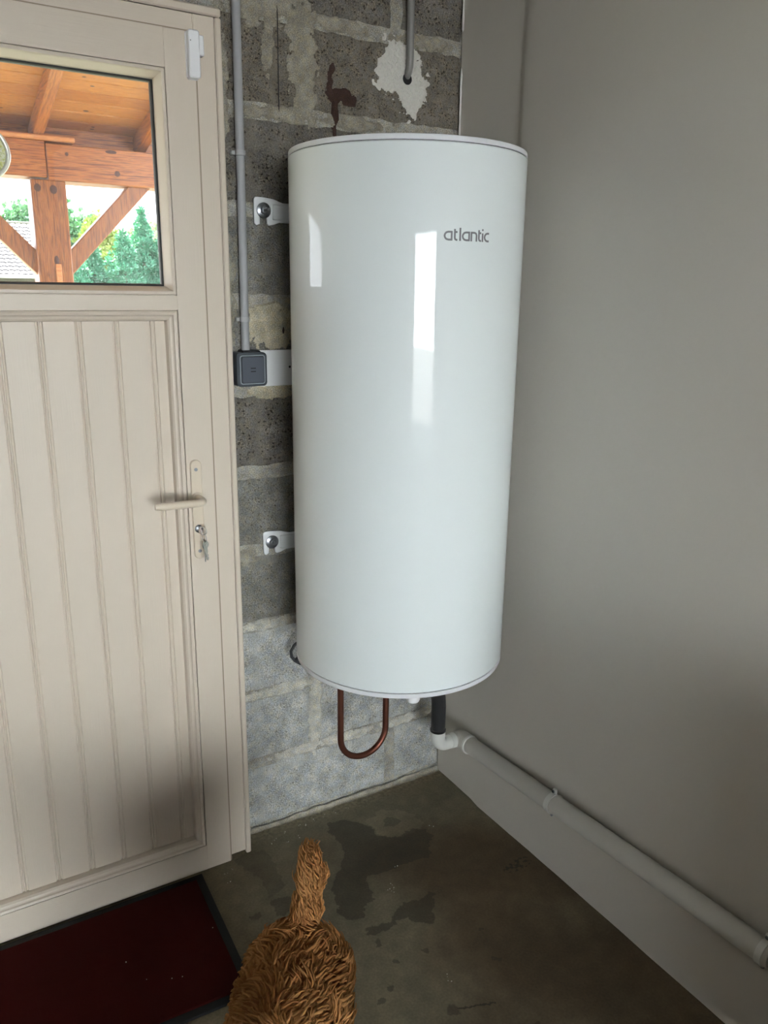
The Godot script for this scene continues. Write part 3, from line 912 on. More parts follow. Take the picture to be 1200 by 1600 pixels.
func make_heater() -> void:
	var t := thing("water_heater", "tall glossy white cylindrical water heater hung on the block wall", "water heater", Vector3(TX, 0, TZ))
	var y0 := 0.6211
	var y1 := 1.8018
	var s := begin()
	lathe(s, [Vector2(TR - 0.0025, y0 + 0.0125), Vector2(TR, y0 + 0.0150), Vector2(TR, y0 + 0.3), Vector2(TR, 1.2), Vector2(TR, y1 - 0.0145), Vector2(TR - 0.0025, y1 - 0.0122)], 128)
	put("shell", s, M.tank, t)
	s = begin()
	lathe(s, [Vector2(0.0, y0 + 0.004), Vector2(TR - 0.03, y0 + 0.002), Vector2(TR - 0.004, y0), Vector2(TR - 0.0012, y0 + 0.0006), Vector2(TR - 0.0004, y0 + 0.002), Vector2(TR - 0.0004, y0 + 0.0108), Vector2(TR - 0.003, y0 + 0.0116), Vector2(TR - 0.02, y0 + 0.0116)], 128)
	put("bottom_cover", s, M.tank_cap, t)
	s = begin()
	lathe(s, [Vector2(TR - 0.02, y1 - 0.0112), Vector2(TR - 0.003, y1 - 0.0112), Vector2(TR - 0.0004, y1 - 0.0104), Vector2(TR - 0.0004, y1 - 0.004), Vector2(TR - 0.0014, y1 - 0.0012), Vector2(TR - 0.005, y1), Vector2(TR - 0.03, y1 + 0.003), Vector2(0.0, y1 + 0.02)], 128)
	put("top_cover", s, M.tank_cap, t)
	for y in [y0 + 0.0121, y1 - 0.0117]:
		s = begin()
		lathe(s, [Vector2(TR - 0.0028, y - 0.002), Vector2(TR - 0.0028, y + 0.002)], 96)
		put("seam", s, M.seam, t)
	# word on the front
	s = begin()
	var xh := 0.0146
	var wd := 0.0036
	var places := [["a", 0.0], ["t", 0.0200], ["l", 0.0333], ["a", 0.0388], ["n", 0.0590], ["t", 0.0758], ["i", 0.0868], ["c", 0.0920]]
	for pl in places:
		for path in letter_strokes(pl[0]):
			var q := []
			for v in path: q.append(Vector2(pl[1] + 0.0018 + v.x * xh, v.y * xh))
			stroke_on_tank(s, q, wd)
	put("lettering", s, M.letter, t)
	# rear support: two flanges joined by a plate behind the tank
	s = begin()
	span(s, Vector3(-0.120, 0.78, -TZ + 0.006), Vector3(0.120, 1.76, -TZ + 0.030), 0.003)
	put("rear_support", s, M.white_steel, t)
	for up in [true, false]:
		var yc := 1.695 if up else 0.870
		s = begin()
		# outline of the hook plate, in metres from the washer's centre
		var o := PackedVector2Array([Vector2(-0.0235, -0.030), Vector2(-0.0180, -0.034), Vector2(-0.0100, -0.031), Vector2(-0.0085, -0.012), Vector2(0.0070, -0.012), Vector2(0.0085, -0.030), Vector2(0.0130, -0.034), Vector2(0.0250, -0.032), Vector2(0.0400, -0.026), Vector2(0.170, -0.026), Vector2(0.170, 0.017), Vector2(0.050, 0.019), Vector2(0.0250, 0.027), Vector2(-0.0050, 0.030), Vector2(-0.0200, 0.030), Vector2(-0.0245, 0.025)])
		extrude(s, o, 0.0035, 0.0075, 0.0012, Transform3D(Basis(), Vector3(-0.5675 - TX, yc, -TZ)))
		var b := put("bracket", s, M.white_steel, t)
		s = begin()
		extrude(s, rounded(0.090, 0.036, 0.005, 4, Vector2(0.066, -0.003)), 0.007, 0.0125, 0.002, Transform3D(Basis(), Vector3(-0.5675 - TX, yc, -TZ)))
		put("rib", s, M.white_steel, b)
		s = begin()
		var xf := Transform3D(up_to(Vector3.BACK), Vector3(-0.5675 - TX, yc, -TZ + 0.0075))
		lathe(s, [Vector2(0.0178, 0.0), Vector2(0.0178, 0.0018), Vector2(0.0170, 0.0025), Vector2(0.0, 0.0026)], 28, xf)
		put("washer", s, M.zinc, b)
		s = begin()
		lathe(s, [Vector2(0.0098, 0.0026), Vector2(0.0098, 0.0088), Vector2(0.0085, 0.0104), Vector2(0.005, 0.0104)], 6, xf)
		put("nut", s, M.zinc, b)
		s = begin()
		tube(s, [xf * Vector3(0, 0.003, 0), xf * Vector3(0, 0.030 if up else 0.016, 0), xf * Vector3(0, 0.032 if up else 0.018, 0)], [0.0049, 0.0049, 0.0036], 14)
		put("stud", s, M.zinc, b)
	# safety valve under the tank, only the tip of its white funnel shows
	s = begin()
	lathe(s, [Vector2(0.0, 0.441), Vector2(0.010, 0.4415), Vector2(0.0165, 0.445), Vector2(0.0195, 0.452), Vector2(0.0200, 0.475), Vector2(0.0200, 0.500), Vector2(0.0120, 0.510), Vector2(0.0120, y0 + 0.003)], 24, Transform3D(Basis(), Vector3(-0.276 - TX, 0, 0.26 - TZ)))
	put("safety_valve", s, M.white_plastic, t)

func stroke_on_tank(s: SurfaceTool, q: Array, w: float) -> void:
	var pts := [q[0]]
	for i in q.size() - 1:
		var n := maxi(1, int((q[i + 1] - q[i]).length() / 0.004))
		for k in n: pts.append(q[i].lerp(q[i + 1], float(k + 1) / n))
	var y_base := 1.6122
	var w3 := func(v: Vector2, r: float) -> Vector3: return on_tank(-16.0 + rad_to_deg(v.x / TR), y_base + v.y, r)
	var left := []
	var right := []
	for i in pts.size():
		var a: Vector2 = (pts[mini(i + 1, pts.size() - 1)] - pts[i])
		var b: Vector2 = (pts[i] - pts[maxi(i - 1, 0)])
		var t := (a.normalized() + b.normalized()).normalized()
		var nn := Vector2(-t.y, t.x) * w * 0.5
		left.append(pts[i] + nn)
		right.append(pts[i] - nn)
	var r1 := TR + 0.00045
	s.set_smooth_group(-1)
	for i in pts.size() - 1:
		quad(s, w3.call(right[i], r1), w3.call(right[i + 1], r1), w3.call(left[i + 1], r1), w3.call(left[i], r1))
		quad(s, w3.call(right[i], TR - 0.001), w3.call(right[i + 1], TR - 0.001), w3.call(right[i + 1], r1), w3.call(right[i], r1))
		quad(s, w3.call(left[i + 1], TR - 0.001), w3.call(left[i], TR - 0.001), w3.call(left[i], r1), w3.call(left[i + 1], r1))

# ---------------------------------------------------------------- pipes and fittings
func arc(c: Vector3, u: Vector3, v: Vector3, r: float, a0: float, a1: float, n: int) -> Array:
	var out := []
	for i in n + 1:
		var a := deg_to_rad(lerpf(a0, a1, float(i) / n))
		out.append(c + (u * cos(a) + v * sin(a)) * r)
	return out

func make_pipes() -> void:
	# copper loop
	var s := begin()
	var c := Vector3(-0.418, 0.380, 0.24)
	var pts := [Vector3(-0.4865, 0.622, 0.24), Vector3(-0.4865, 0.50, 0.24)]
	pts += arc(c, Vector3.LEFT, Vector3.DOWN, 0.0685, 0, 180, 22)
	pts += [Vector3(-0.3495, 0.50, 0.24), Vector3(-0.3495, 0.622, 0.24)]
	tube(s, pts, 0.0082, 18)
	meta(put("copper_pipe", s, M.copper), "brown copper pipe bent into a U under the water heater", "pipe")
	# waste line: black hose, white elbow, long white pipe
	var d := thing("drain_pipe", "white plastic drain pipe with black hose end running along the grey wall", "pipe")
	s = begin()
	pts = [Vector3(-0.125, 0.272, 0.17), Vector3(-0.125, 0.30, 0.17), Vector3(-0.125, 0.345, 0.170), Vector3(-0.129, 0.375, 0.172), Vector3(-0.140, 0.402, 0.178), Vector3(-0.160, 0.424, 0.19), Vector3(-0.19, 0.442, 0.21), Vector3(-0.225, 0.458, 0.23), Vector3(-0.262, 0.470, 0.254)]
	tube(s, pts, 0.0212, 22)
	lathe(s, [Vector2(0.0215, 0.0), Vector2(0.0232, 0.002), Vector2(0.0232, 0.008), Vector2(0.0212, 0.010)], 24, Transform3D(Basis(), Vector3(-0.125, 0.262, 0.17)))
	put("hose", s, M.rubber_black, d)
	s = begin()
	pts = [Vector3(-0.125, 0.264, 0.17), Vector3(-0.125, 0.258, 0.17), Vector3(-0.125, 0.2435, 0.17)]
	pts += arc(Vector3(-0.097, 0.2435, 0.17), Vector3.LEFT, Vector3.DOWN, 0.028, 12, 90, 8)
	pts += [Vector3(-0.082, 0.2155, 0.17), Vector3(-0.062, 0.2155, 0.17)]
	tube(s, pts, 0.0212, 24)
	lathe(s, [Vector2(0.0212, 0.0), Vector2(0.0226, 0.001), Vector2(0.0226, 0.017), Vector2(0.0212, 0.018)], 24, Transform3D(up_to(Vector3.RIGHT), Vector3(-0.081, 0.2155, 0.17)))
	lathe(s, [Vector2(0.0212, 0.0), Vector2(0.0226, 0.001), Vector2(0.0226, 0.018), Vector2(0.0216, 0.019), Vector2(0.019, 0.019)], 24, Transform3D(Basis(), Vector3(-0.125, 0.246, 0.17)))
	put("elbow", s, M.pvc, d)
	var at := func(z: float) -> Vector3: return Vector3(-0.0385, 0.2195 + (z - 0.318) * 0.055, z)
	var dir := Vector3(0, 0.055, 1).normalized()
	s = begin()
	tube(s, [Vector3(-0.064, 0.2155, 0.17), Vector3(-0.050, 0.2150, 0.171), Vector3(-0.043, 0.2140, 0.177), Vector3(-0.0390, 0.2135, 0.188), at.call(0.21)], [0.0235, 0.0262, 0.0275, 0.0278, 0.0278], 24)
	put("elbow", s, M.pvc_dull, d)
	s = begin()
	lathe(s, [Vector2(0.0252, -0.002), Vector2(0.0290, 0.0), Vector2(0.0294, 0.004), Vector2(0.0286, 0.007), Vector2(0.0252, 0.008)], 28, Transform3D(up_to(dir), at.call(0.210)))
	put("collar", s, M.pvc, d)
	s = begin()
	tube(s, [at.call(0.20), at.call(0.5), at.call(0.9), at.call(1.196)], 0.0250, 28)
	put("pipe", s, M.pvc_dull, d)
	s = begin()
	lathe(s, [Vector2(0.0252, 0.0), Vector2(0.0292, 0.002), Vector2(0.0296, 0.03), Vector2(0.0296, 0.055), Vector2(0.0285, 0.057), Vector2(0.0252, 0.058)], 28, Transform3D(up_to(dir), at.call(1.200)))
	put("collar", s, M.pvc_dull, d)
	s = begin()
	tube(s, [at.call(1.198), at.call(2.2), at.call(3.5)], 0.0250, 28)
	put("pipe", s, M.pvc_dull, d)
	# clips that hold it
	for k in 2:
		var z: float = [0.572, 1.178][k]
		var cl := thing("pipe_clip", ["white clip with two screw tabs round the drain pipe, nearer the corner", "white clip round the drain pipe beside its collar at the picture's right edge"][k], "pipe clip", at.call(z), "clips on the drain pipe")
		s = begin()
		for i in 22:
			var a0 := deg_to_rad(lerpf(72, 288, i / 22.0))
			var a1 := deg_to_rad(lerpf(72, 288, (i + 1) / 22.0))
			var f := func(a: float, r: float, zz: float) -> Vector3: return Vector3(cos(a) * r, sin(a) * r, zz)
			quad_out(s, f.call(a0, 0.0278, -0.007), f.call(a1, 0.0278, -0.007), f.call(a1, 0.0278, 0.007), f.call(a0, 0.0278, 0.007), Vector3.ZERO)
			quad_out(s, f.call(a0, 0.0254, 0.007), f.call(a1, 0.0254, 0.007), f.call(a1, 0.0278, 0.007), f.call(a0, 0.0278, 0.007), Vector3.ZERO)
			quad_out(s, f.call(a0, 0.0254, -0.007), f.call(a1, 0.0254, -0.007), f.call(a1, 0.0278, -0.007), f.call(a0, 0.0278, -0.007), Vector3.ZERO)
		put("band", s, M.pvc, cl)
		for sy in [1.0, -1.0]:
			s = begin()
			box(s, Vector3(0.004, sy * 0.0335, 0.0), Vector3(0.009, 0.014, 0.012), 0.002)
			var tb := put("tab", s, M.pvc, cl)
			s = begin()
			lathe(s, [Vector2(0.0042, 0.0), Vector2(0.0040, 0.0025), Vector2(0.0, 0.003)], 12, Transform3D(up_to(Vector3.LEFT), Vector3(-0.0005, sy * 0.0345, 0.0)))
			put("screw", s, M.zinc, tb)
		s = begin()
		box(s, Vector3(0.0265, 0.0, 0.0), Vector3(0.011, 0.024, 0.014), 0.002)
		put("foot", s, M.pvc_dull, cl)
	# steel pipe that enters the wall at the top
	s = begin()
	pts = [Vector3(-0.1705, 2.60, 0.016), Vector3(-0.1690, 2.20, 0.016), Vector3(-0.1682, 2.075, 0.015), Vector3(-0.1682, 2.055, 0.013), Vector3(-0.1684, 2.043, 0.008), Vector3(-0.1686, 2.035, 0.0), Vector3(-0.1688, 2.030, -0.01)]
	tube(s, pts, 0.0092, 18)
	meta(put("steel_pipe", s, M.steel_tube), "thin grey metal pipe entering the block wall through a plaster patch", "pipe")
	var sc := begin()
	tube(sc, [Vector3(-0.1692, 2.206, 0.016), Vector3(-0.1692, 2.219, 0.016)], 0.0122, 18)
	box(sc, Vector3(-0.1692, 2.2125, 0.004), Vector3(0.016, 0.013, 0.008), 0.001)
	meta(put("pipe_clamp", sc, M.steel_tube), "small metal clamp on the steel pipe at the picture's top edge", "pipe clamp")
	var hs := begin()
	lathe(hs, [Vector2(0.0135, 0.0), Vector2(0.0, 0.0004)], 20, Transform3D(up_to(Vector3.BACK), Vector3(-0.1690, 2.0290, 0.0052)))
	var hole := put("pipe_hole", hs, M.black, get_node("wall_back"))
	hole.scale = Vector3(1, 1, 1)
	# grey conduit down to the switch, with two clips
	s = begin()
	tube(s, [Vector3(-0.6225, 2.60, 0.0135), Vector3(-0.6240, 1.9, 0.0135), Vector3(-0.6272, 1.366, 0.0150)], 0.0100, 18)
	meta(put("cable_conduit", s, M.conduit), "thin light grey plastic conduit running down the block wall to the switch", "conduit")
	for k in 2:
		var y: float = [1.815, 1.444][k]
		var x: float = [-0.6243, -0.6268][k]
		var cl := thing("conduit_clip", ["small grey clip holding the conduit beside the upper heater bracket", "small grey clip holding the conduit just above the switch"][k], "clip", Vector3(x, y, 0.0138), "clips on the grey conduit")
		s = begin()
		lathe(s, [Vector2(0.0102, -0.006), Vector2(0.0122, -0.0055), Vector2(0.0122, 0.0055), Vector2(0.0102, 0.006)], 18)
		put("band", s, M.conduit_clip, cl)
		s = begin()
		box(s, Vector3(-0.015, 0.0, -0.007), Vector3(0.011, 0.009, 0.012), 0.0015)
		put("nail_boss", s, M.conduit_clip, cl)
	# surface-mounted switch
	var w := thing("switch_box", "dark grey square switch box on the block wall beside the door frame", "switch", Vector3(-0.6245, 1.3265, 0.0025))
	s = begin(); extrude(s, rounded(0.0770, 0.0810, 0.010, 6), 0.0, 0.0480, 0.004); put("housing", s, M.switch_body, w)
	s = begin(); extrude(s, rounded(0.0640, 0.0690, 0.006, 5), 0.0475, 0.0495, 0.0010); put("trim_ring", s, M.switch_line, w)
	s = begin(); extrude(s, rounded(0.0600, 0.0650, 0.005, 5), 0.0485, 0.0500, 0.0006); put("gap_ring", s, M.black, w)
	s = begin(); extrude(s, rounded(0.0575, 0.0625, 0.004, 5), 0.0495, 0.0528, 0.0012); put("rocker", s, M.switch_key, w)
	for y in [0.0038, -0.0038]:
		s = begin(); span(s, Vector3(-0.0065, y - 0.0011, 0.0525), Vector3(0.0065, y + 0.0011, 0.0531), 0.0002); put("symbol", s, M.black, w)
	s = begin(); span(s, Vector3(-0.022, 0.0385, 0.004), Vector3(0.026, 0.0445, 0.040), 0.003); put("cable_entry", s, M.rubber_black, w)
	# white plate between switch and heater
	var p := thing("cover_plate", "flat white rectangular cover plate between the switch and the water heater", "cover plate", Vector3(-0.522, 1.3245, 0.0025))
	s = begin(); extrude(s, rounded(0.135, 0.0890, 0.003), 0.0, 0.0065, 0.001); put("plate", s, M.white_plastic, p)
	s = begin(); lathe(s, [Vector2(0.0030, 0.0), Vector2(0.0, 0.0002)], 12, Transform3D(up_to(Vector3.BACK), Vector3(0.0140, 0.0015, 0.0066))); put("screw_hole", s, M.black, p)
	# loop of black cable
	s = begin()
	tube(s, [Vector3(-0.490, 0.592, 0.055), Vector3(-0.512, 0.590, 0.05), Vector3(-0.528, 0.581, 0.05), Vector3(-0.5385, 0.565, 0.05), Vector3(-0.537, 0.549, 0.05), Vector3(-0.529, 0.536, 0.052), Vector3(-0.517, 0.528, 0.06), Vector3(-0.495, 0.528, 0.08), Vector3(-0.46, 0.55, 0.12), Vector3(-0.43, 0.60, 0.16), Vector3(-0.42, 0.624, 0.17)], 0.0043, 12)
	box(s, Vector3(-0.521, 0.538, 0.055), Vector3(0.016, 0.012, 0.014), 0.002, Basis(Vector3.BACK, 0.7))
	meta(put("power_cable", s, M.rubber_black), "short loop of black cable at the lower left of the water heater", "cable")

# ---------------------------------------------------------------- mat and crumbs
func make_mat() -> void:
	var q := [Vector2(-0.849, 0.523), Vector2(-0.8315, 0.0960), Vector2(-1.4325, 0.0960), Vector2(-1.449, 0.5025)]
	var o := thing("door_mat", "dark wine red door mat with black rubber border under the cream door", "door mat", Vector3(-1.14, 0, 0.31))
	var c := Vector2(-1.14, 0.31)
	var poly := PackedVector2Array()
	for p in q: poly.append(Vector2(p.x - c.x, -(p.y - c.y)))
	if Geometry2D.is_polygon_clockwise(poly): poly.reverse()
	var flat := Transform3D(Basis(Vector3.RIGHT, -PI / 2), Vector3.ZERO)
	var s := begin()
	extrude(s, poly, 0.0003, 0.0050, 0.002, flat)
	put("rubber_border", s, M.mat_rubber, o)
	s = begin()
	extrude(s, inset(poly, 0.021), 0.0040, 0.0095, 0.002, flat)
	put("pile", s, M.mat_pile, o)
	var spots := [[-1.052, 0.372, 0.0095], [-1.002, 0.398, 0.0095], [-0.98, 0.405, 0.0095], [-1.08, 0.30, 0.0095], [-0.872, 0.30, 0.0095], [-0.853, 0.512, 0.0045], [-0.77, 0.125, 0.0], [-0.755, 0.115, 0.0], [-0.775, 0.16, 0.0], [-0.43, 0.395, 0.0], [-0.42, 0.41, 0.0], [-0.415, 0.40, 0.0], [-0.41, 0.385, 0.0], [-0.46, 0.71, 0.0], [-0.455, 0.70, 0.0], [-0.62, 0.075, 0.0], [-0.60, 0.06, 0.0], [-0.57, 0.05, 0.0], [-0.52, 0.04, 0.0], [-0.5, 0.045, 0.0], [-0.47, 0.035, 0.0], [-0.44, 0.04, 0.0], [-0.40, 0.03, 0.0], [-0.36, 0.035, 0.0], [-0.58, 0.09, 0.0], [-0.54, 0.08, 0.0], [-0.36, 0.33, 0.0], [-0.18, 0.24, 0.0]]
	s = begin()
	for p in spots:
		for k in 2 if p[2] == 0.0 else 1:
			var r := rng.randf_range(0.0006, 0.0013)
			var at := Vector3(p[0] + (rng.randf() - 0.5) * 0.02 * k, p[2] + r * 0.6, p[1] + (rng.randf() - 0.5) * 0.02 * k)
			box(s, at, Vector3(r * 2.2, r * 1.6, r * 1.9), r * 0.5, Basis(Vector3(rng.randf(), 1, rng.randf()).normalized(), rng.randf() * TAU))
	meta(put("plaster_crumbs", s, M.crumb), "tiny white plaster crumbs scattered over the floor and the mat", "crumbs", "", "stuff")

# ---------------------------------------------------------------- the dog
func capsule_field(bones: Array, lo: Vector3, cell: float, dim: Vector3i, k: float) -> PackedFloat32Array:
	var f := PackedFloat32Array()
	f.resize(dim.x * dim.y * dim.z)
	f.fill(1.0)
	for b in bones:
		var p: Vector3 = b[0]
		var q: Vector3 = b[1]
		var r0: float = b[2]
		var r1: float = b[3]
		var m := maxf(r0, r1) + k + cell * 2.0
		var a := ((p.min(q) - Vector3.ONE * m - lo) / cell).floor()
		var z := ((p.max(q) + Vector3.ONE * m - lo) / cell).ceil()
		var pq := q - p
		var l2 := maxf(pq.length_squared(), 1e-9)
		for iz in range(maxi(0, int(a.z)), mini(dim.z, int(z.z) + 1)):
			for iy in range(maxi(0, int(a.y)), mini(dim.y, int(z.y) + 1)):
				for ix in range(maxi(0, int(a.x)), mini(dim.x, int(z.x) + 1)):
					var w := lo + Vector3(ix, iy, iz) * cell - p
					var t := clampf(w.dot(pq) / l2, 0.0, 1.0)
					var d := (w - pq * t).length() - lerpf(r0, r1, t)
					var at := ix + dim.x * (iy + dim.y * iz)
					var e := f[at]
					var h := maxf(k - absf(d - e), 0.0) / k
					f[at] = minf(d, e) - h * h * k * 0.25
	return f

func surface_nets(f: PackedFloat32Array, lo: Vector3, cell: float, dim: Vector3i) -> Array:
	var verts := PackedVector3Array()
	var id := {}
	var sy := dim.x
	var sz := dim.x * dim.y
	for z in dim.z - 1:
		for y in dim.y - 1:
			for x in dim.x - 1:
				var b := x + sy * y + sz * z
				var inside := 0
				for c in 8:
					if f[b + (c & 1) + sy * ((c >> 1) & 1) + sz * (c >> 2)] < 0.0: inside += 1
				if inside == 0 or inside == 8: continue
				var sum := Vector3.ZERO
				var n := 0
				for c in 8:
					for ax in 3:
						if c & (1 << ax): continue
						var c2 := c | (1 << ax)
						var d0 := f[b + (c & 1) + sy * ((c >> 1) & 1) + sz * (c >> 2)]
						var d1 := f[b + (c2 & 1) + sy * ((c2 >> 1) & 1) + sz * (c2 >> 2)]
						if (d0 < 0.0) == (d1 < 0.0): continue
						var p0 := Vector3(c & 1, (c >> 1) & 1, c >> 2)
						var p1 := Vector3(c2 & 1, (c2 >> 1) & 1, c2 >> 2)
						sum += p0.lerp(p1, d0 / (d0 - d1))
						n += 1
				id[b] = verts.size()
				verts.append(lo + (Vector3(x, y, z) + sum / n) * cell)
	var tris := []
	for key in id:
		var b: int = key
		var x := b % dim.x
		var y := (b / dim.x) % dim.y
		var z := b / sz
		for ax in 3:
			var st: int = [1, sy, sz][ax]
			var u: int = [sy, sz, 1][ax]
			var v: int = [sz, 1, sy][ax]
			if [y, z, x][ax] == 0 or [z, x, y][ax] == 0: continue
			var d0 := f[b]
			var d1 := f[b + st]
			if (d0 < 0.0) == (d1 < 0.0): continue
			var q := [id.get(b, -1), id.get(b - u, -1), id.get(b - u - v, -1), id.get(b - v, -1)]
			if -1 in q: continue
			if d0 >= 0.0: q.reverse()
			tris.append_array([q[0], q[1], q[2], q[0], q[2], q[3]])
	return [verts, tris]

func make_dog() -> void:
	var base := Vector3(-1.000, 0.0, 0.955)
	var d := thing("dog", "apricot curly haired dog seen from behind with its tail raised", "dog", base)
	var F := Vector3(-0.66, 0, 0.75).normalized()
	var S := Vector3(F.z, 0, -F.x)
	var P := func(f: float, y: float, s_: float) -> Vector3: return F * f + Vector3.UP * y + S * s_
	var bones := [
		[P.call(-0.195, 0.325, 0.0), P.call(0.0, 0.318, 0.0), 0.072, 0.076],
		[P.call(-0.190, 0.315, 0.024), P.call(-0.10, 0.29, 0.024), 0.060, 0.056],
		[P.call(-0.190, 0.315, -0.030), P.call(-0.10, 0.29, -0.024), 0.060, 0.056],
		[P.call(0.0, 0.310, 0.0), P.call(0.20, 0.315, 0.0), 0.072, 0.082],
		[P.call(0.20, 0.315, 0.0), P.call(0.28, 0.345, 0.0), 0.078, 0.066],
		[P.call(0.26, 0.37, 0.0), P.call(0.36, 0.475, 0.0), 0.066, 0.056],
		[P.call(0.365, 0.495, 0.0), P.call(0.40, 0.500, 0.0), 0.062, 0.058],
		[P.call(0.42, 0.480, 0.0), P.call(0.495, 0.462, 0.0), 0.038, 0.028],
		[P.call(0.37, 0.520, 0.052), P.call(0.375, 0.430, 0.075), 0.020, 0.026],
		[P.call(0.37, 0.520, -0.052), P.call(0.375, 0.430, -0.075), 0.020, 0.026],
		# the tail, raised
		[P.call(-0.205, 0.372, 0.0), P.call(-0.230, 0.425, 0.004), 0.015, 0.011],
		[P.call(-0.230, 0.425, 0.004), P.call(-0.238, 0.485, 0.010), 0.011, 0.012],
		[P.call(-0.238, 0.485, 0.010), P.call(-0.228, 0.535, 0.014), 0.012, 0.013]]
	for sd in [1.0, -1.0]:
		var st: float = 0.03 * sd
		bones.append_array([
			[P.call(-0.135, 0.28, 0.042 * sd), P.call(-0.085 + st, 0.195, 0.052 * sd), 0.052, 0.040],
			[P.call(-0.085 + st, 0.195, 0.052 * sd), P.call(-0.175 + st, 0.105, 0.052 * sd), 0.040, 0.024],
			[P.call(-0.175 + st, 0.105, 0.052 * sd), P.call(-0.160 + st, 0.028, 0.052 * sd), 0.022, 0.022],
			[P.call(-0.160 + st, 0.026, 0.052 * sd), P.call(-0.118 + st, 0.022, 0.052 * sd), 0.024, 0.020],
			[P.call(0.225, 0.28, 0.06 * sd), P.call(0.195 - st, 0.20, 0.062 * sd), 0.052, 0.036],
			[P.call(0.195 - st, 0.20, 0.062 * sd), P.call(0.21 - st, 0.085, 0.058 * sd), 0.034, 0.024],
			[P.call(0.21 - st, 0.085, 0.058 * sd), P.call(0.212 - st, 0.026, 0.056 * sd), 0.023, 0.022],
			[P.call(0.212 - st, 0.025, 0.056 * sd), P.call(0.250 - st, 0.021, 0.056 * sd), 0.025, 0.020]])
	var lo := Vector3(-0.45, -0.03, -0.32)
	var cell := 0.010
	var dim := Vector3i(72, 66, 84)
	var f := capsule_field(bones, lo, cell, dim, 0.035)
	var net := surface_nets(f, lo, cell, dim)
	var v: PackedVector3Array = net[0]
	var tris: Array = net[1]
	# normals from the field
	var nrm := PackedVector3Array()
	var sample := func(p: Vector3) -> float:
		var g := (p - lo) / cell
		var i := Vector3i(clampi(int(g.x), 0, dim.x - 2), clampi(int(g.y), 0, dim.y - 2), clampi(int(g.z), 0, dim.z - 2))
		var t := g - Vector3(i)
		var b := i.x + dim.x * (i.y + dim.y * i.z)
		var a := lerpf(lerpf(f[b], f[b + 1], t.x), lerpf(f[b + dim.x], f[b + dim.x + 1], t.x), t.y)
		b += dim.x * dim.y
		var c := lerpf(lerpf(f[b], f[b + 1], t.x), lerpf(f[b + dim.x], f[b + dim.x + 1], t.x), t.y)
		return lerpf(a, c, t.z)
	var e := 0.006
	for p in v:
		var n := Vector3(sample.call(p + Vector3(e, 0, 0)) - sample.call(p - Vector3(e, 0, 0)), sample.call(p + Vector3(0, e, 0)) - sample.call(p - Vector3(0, e, 0)), sample.call(p + Vector3(0, 0, e)) - sample.call(p - Vector3(0, 0, e))).normalized()
		nrm.append(n)
	var idx := PackedInt32Array()
	for i in range(0, tris.size(), 3):
		var a: int = tris[i]
		var b: int = tris[i + 1]
		var c: int = tris[i + 2]
		# front faces run clockwise
		if (v[b] - v[a]).cross(v[c] - v[a]).dot(nrm[a]) > 0.0: idx.append_array([a, c, b])
		else: idx.append_array([a, b, c])
	var arr := []
	arr.resize(Mesh.ARRAY_MAX)
	arr[Mesh.ARRAY_VERTEX] = v
	arr[Mesh.ARRAY_NORMAL] = nrm
	arr[Mesh.ARRAY_INDEX] = idx
	var am := ArrayMesh.new()
	am.add_surface_from_arrays(Mesh.PRIMITIVE_TRIANGLES, arr)
	put("body", am, M.dog_skin, d)
	var s := begin()
	lathe(s, [Vector2(0.0, 0.0), Vector2(0.013, 0.001), Vector2(0.015, 0.008), Vector2(0.010, 0.014), Vector2(0.0, 0.016)], 16, Transform3D(up_to(F), P.call(0.516, 0.468, 0.0)))
	put("nose", s, M.dog_nose, d)
	for sd in [1.0, -1.0]:
		s = begin()
		lathe(s, [Vector2(0.0, -0.009), Vector2(0.0065, -0.0065), Vector2(0.009, 0.0), Vector2(0.0065, 0.0065), Vector2(0.0, 0.009)], 14, Transform3D(Basis(), P.call(0.447, 0.512, 0.030 * sd)))
		put("eye", s, M.dog_eye, d)
	# coat: curved, tapering locks laid towards the tail
	var lock := begin()
	var n := 6
	for side in 3:
		for i in n:
			lock.set_smooth_group(1)
			var q := []
			for k in [i, i + 1]:
				var t := float(k) / n
				var c := Vector3(0.10 * sin(t * 5.2), 0.25 * sin(t * 2.6) , t)
				var r := 0.060 * (1.0 - 0.6 * t * t)
				for m in [side, side + 1]:
					var a: float = TAU * m / 3.0
					q.append(c + Vector3(cos(a) * r * 1.5, sin(a) * r * 0.7, 0))
			quad(lock, q[0], q[1], q[3], q[2])
	var lock_mesh := done(lock)
	lock_mesh.surface_set_material(0, M.fur)
	var mm := MultiMesh.new()
	mm.transform_format = MultiMesh.TRANSFORM_3D
	mm.use_colors = true
	mm.mesh = lock_mesh
	var wave := noise(16.0, 301, 2)
	var tone := noise(9.0, 303, 3)
	var places := []
	for i in v.size():
		for rep in 8:
			places.append([v[i] + Vector3(rng.randf() - 0.5, rng.randf() - 0.5, rng.randf() - 0.5) * cell * 1.2, nrm[i], i])
	mm.instance_count = places.size()
	for i in places.size():
		var p: Vector3 = places[i][0]
		var nr: Vector3 = places[i][1]
		var swirl := wave.get_noise_3dv(p)
		var flow := -F * 0.75 + Vector3.DOWN * 0.35 + S * (swirl * 2.6) + Vector3(rng.randf() - 0.5, rng.randf() - 0.5, rng.randf() - 0.5) * 0.28
		if p.dot(F) < -0.19 and p.y > 0.39: flow = Vector3.UP * 0.8 - F * 0.1 + Vector3(rng.randf() - 0.5, 0, rng.randf() - 0.5) * 0.5
		var tan := (flow - nr * flow.dot(nr)).normalized()
		var dir := (tan + nr * rng.randf_range(0.02, 0.13)).normalized()
		var x := dir.cross(nr).normalized()
		var y := dir.cross(x).normalized() * -1.0
		var len := rng.randf_range(0.020, 0.040)
		if p.y < 0.08: len *= 0.45
